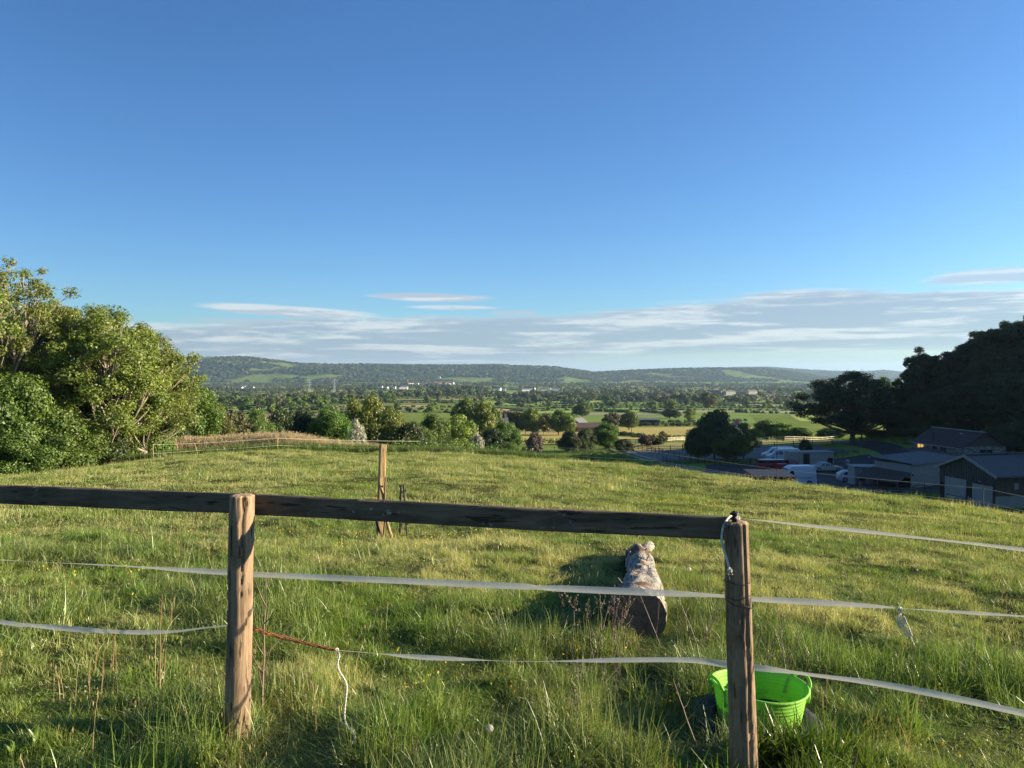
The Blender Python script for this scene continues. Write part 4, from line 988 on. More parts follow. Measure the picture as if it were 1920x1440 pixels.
def board(a, b, h, th, m, parent, name, seed, n=90):
    """a worn sawn board between two points, its upright face towards the camera"""
    a, b = Vector(a), Vector(b); d = b - a; L = d.length; dn = d.normalized(); up = Vector((0, 0, 1)); up = (up - dn * up.dot(dn)).normalized(); out = dn.cross(up)
    prof = [(-th / 2 + .003, -h / 2), (th / 2 - .003, -h / 2), (th / 2, -h / 2 + .004), (th / 2, h / 2 - .006), (th / 2 - .006, h / 2), (-th / 2 + .004, h / 2), (-th / 2, h / 2 - .005), (-th / 2, -h / 2 + .004)]
    m_ = len(prof); vs = []
    for i in range(n + 1):
        s = L * i / n
        wv = .004 * math.sin(s * 1.3 + seed) + .003 * math.sin(s * 3.1)
        for j, (o_, u_) in enumerate(prof):
            e = (float(fbm(s * 6, j * 1.7, 0, seed)) - .5) * .007 + (-.007 if float(fbm(s * 3.3, j * .4, 2, seed + 5)) > .68 and j in (4, 5) else 0)
            vs.append((s, -(o_ + e * .4), u_ + e + wv))
    fs = [(i * m_ + j, i * m_ + (j + 1) % m_, (i + 1) * m_ + (j + 1) % m_, (i + 1) * m_ + j) for i in range(n) for j in range(m_)] + [tuple(range(m_)), tuple(range(n * m_ + m_ - 1, n * m_ - 1, -1))]
    mb = MB(); mb.add(vs, fs); o = mb.build(name, m, parent)
    o.matrix_world = Matrix(((dn.x, -out.x, up.x, a.x), (dn.y, -out.y, up.y, a.y), (dn.z, -out.z, up.z, a.z), (0, 0, 0, 1)))
    return o
r0, r1, r2 = P(0, 926, 3.86), P(452, 943.5, 3.56), P(1366, 992.5, 3.11)
board(r0 + (r0 - r1) * 1.6, r1 - Vector((.004, 0, 0)), .099, .036, M['rail'], fence, 'rail', 2)
board(r1, r2, .099, .036, M['rail'], fence, 'rail', 5)
M['iron'] = principled('dark_iron', (.03, .028, .026), .6, .5, var=.2)
M['blackplastic'] = principled('black_plastic', (.012, .012, .014), .45, var=.1)
for k, (dz, tl) in enumerate(((1089 / F, .0), (1112 / F, .01), (1129 / F, -.012))):
    mb = MB(); v_ = (1089, 1115, 1130)[k]; c = P(1384 + k, v_, 3.02); n = 26
    mb.tube([c + Vector((.0575 * math.cos(2 * math.pi * i / n), .0575 * math.sin(2 * math.pi * i / n), .004 * math.sin(i * .9 + k) + tl * math.cos(2 * math.pi * i / n))) for i in range(n + 1)], .0014, 5)
    mb.build('wire_band', M['iron'], fence)
# insulator on the right post
ins = empty('wire_insulator', (0, 0, 0), 0, 'small black ring insulator screwed on top of the right fence post', 'insulator')
c = P(1377, 970, 3.02)
mb = MB(); mb.lathe([(0, -.028), (.010, -.028), (.011, -.012), (.017, -.010), (.018, -.004), (.009, 0), (.009, .008), (.018, .011), (.019, .018), (.012, .022), (0, .023)], 18, c); mb.build('insulator_body', M['blackplastic'], ins, True)
mb = MB(); mb.lathe([(0, .0), (.006, .0), (.006, .006), (0, .007)], 8, c + Vector((0, 0, .022))); mb.build('bolt', M['iron'], ins)

# ------------------------------------------------------------------ tape, twine, rope
def tape_mat():
    m, t = mat('fence_tape')
    uv = t.new('ShaderNodeAttribute', attribute_name='tuv').outputs['Vector']
    s_ = t.new('ShaderNodeSeparateXYZ', ins={0: uv})
    across = t.m('ABSOLUTE', t.m('SINE', t.m('MULTIPLY', s_.outputs[1], 22.0)))
    along = t.m('ABSOLUTE', t.m('SINE', t.m('MULTIPLY', s_.outputs[0], 640.0)))
    dens = t.m('ADD', t.m('ADD', .56, t.m('MULTIPLY', across, .22)), t.m('MULTIPLY', along, .14))
    col = t.mix(t.noise(t.new('ShaderNodeTexCoord').outputs['Object'], 9, 4, .6), (.60, .58, .50), (.88, .86, .80))
    d = t.new('ShaderNodeBsdfDiffuse', ins={'Color': col}); tl = t.new('ShaderNodeBsdfTranslucent', ins={'Color': col})
    mx = t.new('ShaderNodeMixShader', ins={0: .45, 1: d.outputs[0], 2: tl.outputs[0]})
    tp = t.new('ShaderNodeBsdfTransparent'); mx2 = t.new('ShaderNodeMixShader', ins={0: dens, 1: tp.outputs[0], 2: mx.outputs[0]})
    t.l.new(mx2.outputs[0], t.out.inputs[0]); return m
M['tape'] = tape_mat()
M['rope'] = principled('white_rope', (.72, .69, .60), .9, bump=.6, bscale=160, vscale=60, var=.2)
M['twine'] = principled('orange_twine', (.45, .17, .07), .85, bump=.6, bscale=150, vscale=50, var=.45)
def fenceY(u):
    d = P(u, 700, 1.0).x
    return 3.33 / (1 + .175 * d)
def ribbon(name, pts, label, n=14):
    """pts: (u, v, width in m, twist in degrees)"""
    c = catmull([P(u, v, fenceY(u)) for u, v, w_, tw in pts], n)
    W = catmull([Vector((w_, tw, 0)) for u, v, w_, tw in pts], n)
    vs, uv, s = [], [], 0.0
    for i, p in enumerate(c):
        tg = (c[min(i + 1, len(c) - 1)] - c[max(i - 1, 0)]).normalized()
        if i: s += (c[i] - c[i - 1]).length
        up = Vector((0, 0, 1)); up = (up - tg * up.dot(tg)).normalized(); sd_ = tg.cross(up); a = R(W[i].y) + .12 * math.sin(s * 9)
        for j in range(5):
            q = (j / 4 - .5); off = up * math.cos(a) + sd_ * math.sin(a)
            vs.append(p + off * q * W[i].x * .86 + sd_ * .002 * math.cos(q * 6)); uv.append((s, q, 0))
    I = np.arange(len(vs)).reshape(-1, 5)
    Q = np.concatenate([np.stack([I[:-1, k], I[1:, k], I[1:, k + 1], I[:-1, k + 1]], -1) for k in range(4)])
    o = link(name, mesh_np(name, np.array([tuple(v) for v in vs]), Q, M['tape'], attrs={'tuv': ('FLOAT_VECTOR', 'POINT', np.array(uv))}, smooth=True))
    return tag(o, label, 'fence tape')
ribbon('fence_tape', [(-900, 1010, .03, 40), (-260, 1034, .03, 60), (0, 1050, .03, 62), (120, 1056, .03, 70), (240, 1062, .03, 55), (330, 1068, .032, 25), (430, 1074, .034, 8), (476, 1077, .034, 5), (700, 1087, .036, 0), (960, 1099, .037, 4), (1010, 1102, .034, 25), (1060, 1104, .037, 0),
    (1240, 1112, .036, 5), (1357, 1118, .034, 40), (1405, 1123, .034, 30), (1520, 1129, .034, 10), (1640, 1137, .03, 30), (1688, 1141, .016, 60), (1740, 1144, .022, 60), (1830, 1150, .026, 40), (1920, 1156, .024, 50), (2150, 1172, .03, 20), (2900, 1228, .03, 30)], 'middle white fence tape, stretched straight past both wooden posts')
ribbon('fence_tape', [(-900, 1000, .03, 30), (-240, 1120, .03, 20), (0, 1166, .033, 5), (60, 1173, .033, 20), (130, 1179, .033, -10), (200, 1184, .032, 25), (270, 1186, .03, 5), (330, 1184, .022, 30), (380, 1178, .014, 40), (428, 1173, .012, 40)], 'sagging lower fence tape left of the left wooden post')
ribbon('fence_tape', [(630, 1219, .008, 80), (700, 1225, .018, 60), (780, 1232, .03, 15), (860, 1236, .028, 30), (960, 1240, .016, 65), (1060, 1240, .022, 50), (1150, 1238, .030, 15), (1290, 1238, .031, 5), (1357, 1245, .034, -15), (1410, 1251, .033, -25), (1480, 1260, .03, 30),
    (1540, 1268, .03, 25), (1640, 1281, .032, 10), (1760, 1303, .034, 0), (1920, 1338, .036, 5), (2120, 1385, .036, 0), (2700, 1490, .034, 20)], 'lowest fence tape tied to the orange twine and passing over the green tub')
ribbon('fence_tape', [(1386, 972, .008, 80), (1420, 975, .016, 60), (1500, 984, .022, 40), (1600, 994, .024, 30), (1720, 1008, .022, 45), (1830, 1020, .022, 40), (1930, 1032, .024, 30), (2150, 1058, .024, 30), (2900, 1135, .024, 40)], 'top fence tape running right from the black insulator')
def yuv(u, v, dy=0.0): return P(u, v, fenceY(u) + dy)
tw = MB()
for k in range(5):
    pts = []
    for i in range(22):
        q = i / 21; u = 474 + (632 - 474) * q; v = 1178 + (1219 - 1178) * q + 3 * math.sin(q * 3.1)
        a = q * 9 + k * 1.256; rr_ = .0085 * (1 - .5 * q) * (1 + .3 * math.sin(k))
        p = yuv(u, v); pts.append(p + Vector((0, math.cos(a) * rr_, math.sin(a) * rr_)))
    tw.tube(pts, .0023, 6)
o = tw.build('baling_twine', M['twine'], None, True); tag(o, 'orange baling twine twisted from the left post to the lower tape', 'twine')
def rope(pts, r, label, extra=None, dy=0.0, m='rope', name='rope_end'):
    mb = MB(); c = catmull([yuv(u, v, dy + (q[0] if q else 0)) for u, v, *q in pts], 8)
    for k in range(3):
        tube = []
        for i, p in enumerate(c):
            a = i * .8 + k * 2.094; tg = (c[min(i + 1, len(c) - 1)] - c[max(i - 1, 0)]).normalized(); n1_ = tg.orthogonal().normalized(); n2_ = tg.cross(n1_)
            tube.append(p + (n1_ * math.cos(a) + n2_ * math.sin(a)) * r * .55)
        mb.tube(tube, r * .62, 6)
    if extra: extra(mb, c)
    return tag(mb.build(name, M[m], None, True), label, 'rope')
def knot(mb, c, k=0, s=.009, fray=0, seed=1):
    g_ = random.Random(seed)
    p = c[k]
    mb.tube([p + Vector((math.cos(a) * s, .4 * math.sin(a * 2) * s, math.sin(a) * s)) for a in np.linspace(0, 6.28, 12)], s * .45, 6)
    for _ in range(fray):
        e = c[-1]; mb.tube([e, e + Vector((g_.uniform(-1, 1), g_.uniform(-1, 1), g_.uniform(-1.6, .2))) * .012, e + Vector((g_.uniform(-1, 1), g_.uniform(-1, 1), g_.uniform(-2, 0))) * .02], [.0016, .0012, .0005], 4)
rope([(631, 1219), (636, 1229), (633, 1243), (636, 1258), (645, 1272), (650, 1286), (649, 1305), (647, 1325), (646, 1345, -.05), (650, 1360, -.1), (660, 1368, -.14), (665, 1378, -.18), (662, 1390, -.2), (650, 1412, -.22), (636, 1425, -.24), (620, 1436, -.26)], .0042,
     'white rope end hanging in a wavy line from the orange twine knot', lambda mb, c: knot(mb, c, 0, .008))
rope([(1380, 969, -.05), (1371, 967, -.07), (1362, 976, -.11), (1355, 992, -.15), (1353, 1010, -.16), (1355, 1024, -.17), (1360, 1040, -.18), (1364, 1054, -.185), (1368, 1068, -.19)], .0044,
     'white rope drooping from the black insulator down the right post', lambda mb, c: (knot(mb, c, -1, .008, 6), knot(mb, c, 2, .009), mb.tube([c[0] + Vector((math.cos(a) * .015, math.sin(a) * .015, -.004 + .004 * math.sin(2 * a))) for a in np.linspace(0, 6.28, 14)], .0035, 6)), dy=.0)
def frays(mb, c):
    g_ = random.Random(4); knot(mb, c, 0, .007)
    for i in range(9):
        a = yuv(1688, 1142); b = yuv(1686 + g_.uniform(-5, 8), 1165 + g_.uniform(-4, 8)); e = yuv(1700 + g_.uniform(-6, 12), 1190 + g_.uniform(-8, 10))
        mb.tube(catmull([a, a.lerp(b, .5) + Vector((g_.uniform(-.006, .006),) * 3), b, e], 4), .0011, 4)
rope([(1688, 1142), (1684, 1155), (1683, 1168), (1688, 1177), (1695, 1170), (1694, 1155), (1700, 1168), (1706, 1182), (1710, 1193)], .0028, 'frayed loop of white string knotted under the middle tape at right', frays)

# ------------------------------------------------------------------ log
def bark_mat():
    m, t = mat('log_bark')
    tc = t.new('ShaderNodeTexCoord').outputs['Object']
    v = t.vmul(tc, (1, .45, 1)); vo = t.new('ShaderNodeTexVoronoi', feature='DISTANCE_TO_EDGE', ins={'Vector': t.new('ShaderNodeVectorMath', operation='ADD', ins={0: v, 1: t.vmul(t.new('ShaderNodeTexNoise', ins={'Vector': tc, 'Scale': 6.0}).outputs['Color'], (.09, .09, .09))}).outputs[0], 'Scale': 17.0})
    cr = t.smooth(vo.outputs['Distance'], -.03, .07); n = t.noise(tc, 14, 5, .65); big = t.noise(tc, 2.6, 3, .5)
    col = t.ramp(n, [(.3, (.15, .13, .105)), (.5, (.30, .275, .23)), (.7, (.47, .45, .39))])
    col = t.mix(t.smooth(big, .53, .60), col, (.15, .085, .05))
    col = t.mix(t.m('ADD', .3, t.m('MULTIPLY', cr, .7)), (.07, .05, .04), col)
    b = t.new('ShaderNodeBump', ins={'Strength': .9, 'Distance': .02, 'Height': t.m('ADD', cr, t.m('MULTIPLY', n, .5))})
    p = t.new('ShaderNodeBsdfPrincipled', ins={'Base Color': col, 'Roughness': .92, 'Specular IOR Level': .15, 'Normal': b.outputs[0]})
    t.l.new(p.outputs[0], t.out.inputs[0]); return m
M['logbark'] = bark_mat()
def end_mat(c):
    m, t = mat('log_end'); pos = t.new('ShaderNodeNewGeometry').outputs['Position']
    d = t.new('ShaderNodeVectorMath', operation='DISTANCE', ins={0: pos, 1: tuple(c)}).outputs['Value']
    n = t.noise(pos, 9, 5, .65); rg = t.m('SINE', t.m('ADD', t.m('MULTIPLY', d, 330.0), t.m('MULTIPLY', n, 14.0)))
    col = t.mix(t.m('ADD', t.m('MULTIPLY', rg, .22), .5), (.07, .045, .03), (.22, .145, .09)); col = t.mix(t.smooth(n, .52, .7), col, (.04, .028, .02))
    p = t.new('ShaderNodeBsdfPrincipled', ins={'Base Color': col, 'Roughness': .95}); t.l.new(p.outputs[0], t.out.inputs[0]); return m
M['logend'] = end_mat(P(1194, 1152, 5.55))
lg = empty('fallen_log', (0, 0, 0), 0, 'big weathered fallen log with peeling grey bark lying in the grass', 'log')
la, lb_ = P(1194, 1152, 5.55), P(1193, 1032, 9.4); la.z -= .015; lb_.z -= .03
nr_, ns_ = 130, 72
k = np.linspace(0, 1, nr_)[:, None]; a = np.linspace(0, 2 * math.pi, ns_, endpoint=False)[None]
cx, sy = np.cos(a) + 0 * k, np.sin(a) + 0 * k
rad = .205 - .08 * k + .014 * np.sin(k * 9) + 0 * a
rad = rad * np.where(k > .93, np.sqrt(np.clip(1 - ((k - .93) / .075) ** 2, .05, 1)), 1)
pl = fbm(cx * 1.7, sy * 1.7, k * 7, 5, 3); rad = rad + .03 * (pl - .5) + .018 * (np.clip((pl - .52) / .03, 0, 1)) + .014 * (fbm(cx * 5, sy * 5, k * 22, 8, 3) - .5)
ln = (lb_ - la).length; dn = (lb_ - la).normalized(); sdv = dn.cross(Vector((0, 0, 1))).normalized(); upv = sdv.cross(dn)
bow = .05 * np.sin(k * 3.1)
pos = (np.array(la)[None, None] + (k * ln)[..., None] * np.array(dn) + ((rad * cx) * 1.0 + bow)[..., None] * np.array(sdv) + (rad * sy * .95)[..., None] * np.array(upv))
# ragged cut edge at the near end
pos[0] += np.array(dn) * (.05 * (fbm(cx[0] * 2, sy[0] * 2, 0, 3) - .5))[:, None]
I = np.arange(nr_ * ns_).reshape(nr_, ns_); J = np.roll(I, -1, 1)
Q = np.stack([I[:-1], I[1:], J[1:], J[:-1]], -1).reshape(-1, 4)
link('bark', mesh_np('bark', pos.reshape(-1, 3), Q, M['logbark'], smooth=True), lg)
c0 = pos[0].mean(0); rings = [c0 + (pos[0] - c0) * f + np.array(dn) * (.012 * (1 - f) + .02 * (fbm(cx[0] * 3 * f, sy[0] * 3 * f, 0, 6)[:, None] - .5)) for f in (.995, .8, .6, .4, .2)]
Vn = np.concatenate(rings + [[c0 + np.array(dn) * .02]]); I = np.arange(5 * ns_).reshape(5, ns_); J = np.roll(I, -1, 1)
link('cut_end', mesh_np('cut_end', Vn, [np.stack([I[:-1], I[1:], J[1:], J[:-1]], -1).reshape(-1, 4), np.stack([I[-1], np.full(ns_, 5 * ns_), J[-1]], -1)], M['logend'], smooth=False), lg)
mb = MB(); e = P(1222, 1021, 9.25); s = la.lerp(lb_, .93)
mb.tube([s, s.lerp(e, .6), e], [.09, .065, .06], 12); mb.build('branch_stub', M['logbark'], lg, True)
g_ = random.Random(3)
for i in range(11):     # peeling bark flakes and splinters
    q = g_.uniform(.05, .9); aa = g_.uniform(.5, 2.7); p = la.lerp(lb_, q) + (sdv * math.cos(aa) + upv * math.sin(aa)) * (.2 - .075 * q)
    d = (upv * g_.uniform(.3, 1) + sdv * g_.uniform(-1, .6) + dn * g_.uniform(-.5, .5)).normalized(); l_ = g_.uniform(.05, .11); wv = dn * g_.uniform(.015, .045)
    n_ = d.cross(dn).normalized() * .005
    mb = MB(); a_, b_ = p - wv - d * .02, p + wv - d * .02; c_, d_ = p + wv * .6 + d * l_, p - wv * .3 + d * l_ * .8
    mb.add([a_ - n_, b_ - n_, c_ - n_, d_ - n_, a_ + n_, b_ + n_, c_ + n_, d_ + n_], [(3, 2, 1, 0), (4, 5, 6, 7), (0, 1, 5, 4), (1, 2, 6, 5), (2, 3, 7, 6), (3, 0, 4, 7)]); mb.build('bark_flake', M['logbark'], lg)

# ------------------------------------------------------------------ tub in its tyre
def plast(name, c, tr=.25):
    m, t = mat(name)
    n = t.noise(t.new('ShaderNodeTexCoord').outputs['Object'], 7, 4, .6)
    col = t.mix(n, tuple(x_ * .8 for x_ in c), c)
    s3 = t.new('ShaderNodeSeparateXYZ', ins={0: t.new('ShaderNodeTexCoord').outputs['Object']})
    mud = t.m('MULTIPLY', t.smooth(t.noise(t.new('ShaderNodeTexCoord').outputs['Object'], 16, 6, .7), .5, .66), t.smooth(s3.outputs[2], .34, .02))
    col = t.mix(t.m('MULTIPLY', mud, .75), col, (.10, .085, .04))
    p = t.new('ShaderNodeBsdfPrincipled', ins={'Base Color': col, 'Roughness': .5, 'Specular IOR Level': .35})
    tl = t.new('ShaderNodeBsdfTranslucent', ins={'Color': col}); mx = t.new('ShaderNodeMixShader', ins={0: tr, 1: p.outputs[0], 2: tl.outputs[0]})
    t.l.new(mx.outputs[0], t.out.inputs[0]); return m
M['tub'] = plast('green_plastic', (.30, .68, .075), .3)
M['water'] = principled('tub_water', (.03, .22, .08), .08, spec=.5, var=.1)
M['rubber'] = principled('tyre_rubber', (.022, .022, .026), .75, bump=.3, bscale=40, var=.4, vscale=5)
tx, ty = XU(1424, 3.83), 3.83; tz = P(1424, 1284, 3.83).z - .33
tub = empty('rubber_tub', (tx, ty, tz), R(12), 'bright lime green flexible tub standing behind the right fence post', 'tub')
tub.rotation_euler = (R(-2), R(3), R(12))
prof = [(0.0, .010), (.15, .010), (.178, .018), (.183, .03)]
for i in range(13): z_ = .045 + i * .0205; r_ = .184 + (.242 - .184) * (z_ / .33); prof += [(r_ - .0035, z_), (r_ + .0005, z_ + .004), (r_ + .0005, z_ + .013), (r_ - .0035, z_ + .017)]
prof += [(.2425, .318), (.250, .320), (.252, .328), (.248, .334), (.242, .334), (.238, .325)]
inner = [(.236, .31), (.205, .13), (.181, .04), (.17, .018), (.0, .016)]
mb = MB(); mb.lathe(prof + inner, 72)
mb.v = [(x_ * 1.035, y_ * .97, z_ + (.008 * math.cos(2 * math.atan2(y_, x_)) if z_ > .25 else 0)) for x_, y_, z_ in mb.v]
mb.build('bucket_wall', M['tub'], tub, True)
mb = MB(); mb.lathe([(0, .105), (.199, .105)], 48); 
for sgn in (-1, 1):
    mb2 = MB(); pts = [(sgn * .250, -.075, .322), (sgn * .262, -.07, .342), (sgn * .268, -.045, .364), (sgn * .271, 0, .372), (sgn * .268, .045, .364), (sgn * .262, .07, .342), (sgn * .250, .075, .322)]
    mb2.tube(catmull(pts, 5), .0085, 10); mb2.tube([(sgn * .25, -.075, .325), (sgn * .249, -.08, .28), (sgn * .243, -.08, .25)], .009, 8); mb2.tube([(sgn * .25, .075, .325), (sgn * .249, .08, .28), (sgn * .243, .08, .25)], .009, 8)
    mb2.build('handle', M['tub'], tub, True)
ty_ = empty('old_tyre', (tx - .01, ty, tz), 0, 'old black tyre lying flat around the base of the green tub', 'tyre')
prof = [(.205, .02), (.205, .10), (.215, .155), (.235, .168), (.275, .176), (.315, .168), (.335, .15), (.342, .12), (.344, .09), (.342, .05), (.335, .015), (.30, -.01), (.23, -.01), (.205, .02)]
mb = MB(); mb.lathe(prof, 96)
for i in range(64):
    a = i / 64 * 6.283
    mb.box((.345 * math.cos(a), .345 * math.sin(a), .085), (.010, .022, .11), Matrix.Rotation(a, 3, 'Z') @ Matrix.Rotation(.25, 3, 'X'))
mb.build('tread', M['rubber'], ty_, True)

# ------------------------------------------------------------------ stakes in the paddock
st = empty('wooden_stake', (0, 0, 0), 0, 'tall square wooden stake standing alone in the middle of the paddock', 'stake')
sb, stp = P(711, 1010, 11.6), P(718, 834, 11.6); sb.z = min(sb.z, hz(sb.x, sb.y)) - .25
o = rough_post(sb, stp, .058, .055, M['stake'], 21, st, 'stake_post', 32, 60, .003, .3, 'square'); o.rotation_euler = (0, 0, R(22))
mb = MB(); a = P(717, 911, 11.55); mb.box(a + Vector((0, -.055, 0)), (.05, .03, .02)); mb.tube([a + Vector((-.02, -.06, 0)), a + Vector((-.02, -.1, .015)), a + Vector((.02, -.1, .015)), a + Vector((.02, -.06, 0))], .006, 6); mb.build('clip', M['blackplastic'], st)
def stick(name, u0, v0, u1, v1, Y, r, m, label, cat, Y1=None):
    a, b = P(u0, v0, Y), P(u1, v1, Y1 or Y); a.z = min(a.z, hz(a.x, a.y)) - .08
    n = 10; pts = [a.lerp(b, i / n) + Vector((.01 * math.sin(i * .9 + u0), .01 * math.cos(i * .7), 0)) for i in range(n + 1)]
    mb = MB(); mb.tube(pts, [r * (1.1 - .2 * i / n) for i in range(n + 1)], 8); return tag(mb.build(name, M[m], None, True), label, cat)
stick('leaning_stick', 736, 1012, 712, 905, 11.3, .026, 'stake', 'orange brown stick leaning against the wooden stake', 'stick', 11.5)
stick('leaning_stick', 722, 1010, 702, 968, 11.2, .020, 'iron', 'short black rod crossed at the foot of the wooden stake', 'rod', 11.5)
stick('leaning_stick', 720, 995, 723, 895, 11.4, .016, 'straw', 'thin pale cane beside the wooden stake', 'cane', 11.45)
def tread_post(u0, v0, u1, v1, Y, label):
    a, b = P(u0, v0, Y), P(u1, v1, Y); zz = hz(a.x, a.y); a.z = min(a.z, zz) - .05
    e = empty('plastic_post', a, 0, label, 'fence post', 'black plastic step-in posts beside the wooden stake')
    d = (b - a); L = d.length
    mb = MB(); mb.tube([(0, 0, 0), d * .5, d], .019, 6); mb.box((d.x * .08 + .03, 0, .12), (.10, .02, .02)); mb.build('shaft', M['blackplastic'], e)
    for i in range(9):
        p = d * (.2 + i * .095); mb = MB(); s_ = 1 if i % 2 else -1
        mb.tube([p, p + Vector((.028 * s_, -.01, .004)), p + Vector((.032 * s_, -.01, .032)), p + Vector((.014 * s_, -.01, .036))], .006, 6); mb.build('hook', M['blackplastic'], e)
tread_post(750, 1012, 752, 910, 11.6, 'left straight black plastic step-in post beside the wooden stake')
tread_post(764, 1010, 757, 908, 11.7, 'right slightly leaning black plastic step-in post beside the wooden stake')

# ------------------------------------------------------------------ dried weeds, saplings, seed heads
def weed(name, u, v, Y, h, seed, label, stems=1, spread=.1, branch=6, head=0.0, r=.003, m='weed', lean=(0, 0), cat='dry weed', fine=False):
    r *= 1.35; head *= 1.2
    g_ = random.Random(seed); a = P(u, v, Y); x, y = a.x, a.y; z = hz(x, y); e = empty(name, (x, y, z), 0, label, cat)
    for s_ in range(stems):
        mb = MB(); d = Vector((g_.uniform(-1, 1) * spread + lean[0], g_.uniform(-1, 1) * spread + lean[1], 1)); hh_ = h * g_.uniform(.75, 1.05)
        b = Vector((g_.uniform(-.03, .03) * stems, g_.uniform(-.03, .03) * stems, -.02)); n = 9; pts = []; off = Vector((0, 0, 0))
        for i in range(n + 1):
            off += Vector((g_.uniform(-1, 1), g_.uniform(-1, 1), 0)) * h * .007; pts.append(b + d * hh_ * (i / n) + off)
        mb.tube(pts, [r * (1 - .7 * i / n) for i in range(n + 1)], 6)
        for k in range(branch):
            i = g_.randint(4 if not fine else 2, n - 1); p = pts[i]; dd = Vector((g_.uniform(-1, 1), g_.uniform(-1, 1), g_.uniform(.7, 1.6))) * h * (.09 if not fine else .12)
            q_ = [p, p + dd * .5 + Vector((0, 0, -.01)), p + dd]; mb.tube(q_, [r * .45, r * .35, r * .2], 4)
            if head:
                for _ in range(5): c_ = p + dd * g_.uniform(.6, 1.1) + Vector((g_.uniform(-1, 1), g_.uniform(-1, 1), g_.uniform(-1, 1))) * head * .6; mb.box(c_, (head * .5,) * 3, Matrix.Rotation(g_.random() * 3, 3, 'X') @ Matrix.Rotation(g_.random() * 3, 3, 'Z'))
        if head:
            for _ in range(14): c_ = pts[-1].lerp(pts[-3], g_.random()) + Vector((g_.uniform(-1, 1), g_.uniform(-1, 1), g_.uniform(-1, 1))) * head * .7; mb.box(c_, (head * .6,) * 3, Matrix.Rotation(g_.random() * 3, 3, 'X') @ Matrix.Rotation(g_.random() * 3, 3, 'Z'))
        mb.build('stem', M[m], e)
    return e
weed('dock_stem', 1066, 1235, 4.9, .55, 1, 'tall upright dry dock stem, leftmost of the dead weeds before the log', 1, .06, 5, .012, .0035)
weed('dock_stem', 1080, 1232, 4.95, .58, 2, 'dry dock stem with a knotty head left of the log', 1, .05, 8, .014, .0035)
weed('dock_stem', 1106, 1236, 4.9, .55, 3, 'slim dry stem in the dead weeds before the log', 1, .05, 3, .008, .003)
weed('dead_thistle', 1135, 1225, 4.9, .58, 4, 'branching dead thistle in front of the log end', 4, .28, 9, .009, .0035)
weed('dead_thistle', 1120, 1230, 5.0, .50, 5, 'tangled dead thistle at the left foot of the log', 4, .32, 8, .008, .003)
weed('dead_thistle', 1085, 1400, 3.6, .46, 6, 'thin dead weed standing below the lower tape', 2, .12, 7, .006, .0028)
weed('dead_thistle', 1160, 1290, 4.2, .34, 7, 'short bent dead weed under the lower tape', 3, .35, 5, .005, .0026)
weed('bare_sapling', 490, 1345, 3.75, 1.02, 8, 'bare reddish sapling with fine twigs right of the left post', 1, .01, 14, 0, .006, 'weed', (.055, .0), 'sapling', True)
weed('dead_stalk', 297, 1300, 4.0, .72, 9, 'thin pale dead stalk standing left of the left post', 1, .01, 0, 0, .005, 'straw', (.04, 0), 'dead stalk')
weed('dead_stalk', 308, 1305, 4.05, .22, 10, 'short pale dead stalk beside the tall thin one', 1, .05, 0, 0, .005, 'straw', (.08, 0), 'dead stalk')
weed('dead_stalk', 190, 1305, 3.9, .22, 11, 'small forked yellow stalk near the left edge', 2, .2, 3, 0, .003, 'straw', (.1, 0), 'dead stalk')
weed('dead_stalk', 200, 1255, 4.3, .24, 12, 'pair of pale stalks under the sagging left tape', 2, .1, 1, 0, .004, 'straw', (.1, 0), 'dead stalk')
weed('bare_sapling', 1440, 1205, 4.6, .50, 13, 'spray of thin bare twigs right of the right post', 5, .55, 5, 0, .003, 'weed', (.2, 0), 'bare twigs', True)
weed('bare_sapling', 1270, 1150, 5.3, .62, 14, 'dark bare twigs fanning out right of the log', 6, .6, 4, 0, .0028, 'weed', (.1, 0), 'bare twigs', True)
weed('dead_stalk', 1330, 1395, 3.4, .44, 15, 'dark leaning stalk left of the right post', 1, .01, 2, 0, .004, 'weed', (-.35, 0), 'dead stalk')
weed('dead_stalk', 1570, 1445, 3.0, .42, 16, 'dark thin stalk leaning right of the green tub', 1, .01, 2, 0, .004, 'weed', (.25, 0), 'dead stalk')
for i, (u, v, hh_) in enumerate(((1398, 1290, .22), (1404, 1250, .24), (1640, 1250, .24), (1520, 1255, .22), (1545, 1260, .2))):
    weed('seed_stalk', u, v + 60, 4.0 + .1 * i, hh_, 30 + i, ['tan seed stalk behind the rim of the green tub', 'second tan seed stalk behind the green tub', 'tan seed stalk well right of the green tub', 'tan seed stalk just right of the green tub handle', 'curled tan seed stalk right of the green tub'][i], 1, .08, 2, .006, .0025, 'straw', (0, 0), 'seed stalk')
def clock(u, v, Y, r_, h, label):
    a = P(u, v, Y); z = hz(a.x, a.y); e = empty('dandelion_clock', (a.x, a.y, z), 0, label, 'dandelion'); g_ = np.random.default_rng(int(u))
    c = Vector((0, 0, a.z - z)); mb = MB(); mb.tube([(.01, 0, 0), (.006, 0, c.z * .5), tuple(c)], .0016, 6); mb.build('stem', M['hedge'], e)
    mb = MB(); d = rdir(g_, 420); Vs = []
    for q in d:
        p = np.array(c) + q * r_; t1 = np.cross(q, rdir(g_, 1)[0]); t1 = t1 / np.linalg.norm(t1) * r_ * .16; t2 = np.cross(q, t1)
        Vs += [p - t1, p - t2, p + t1, p + t2]
    V = np.array(Vs); link('seed_head', mesh_np('seed_head', V, np.arange(len(V)).reshape(-1, 4), M['clock'], attrs={'tint': ('FLOAT', 'POINT', g_.random(len(V)))}), e)
clock(918, 1366, 3.35, .018, .1, 'round white dandelion clock low in the grass between the posts')
clock(736, 1320, 3.7, .011, .1, 'small white dandelion clock right of the hanging white rope')
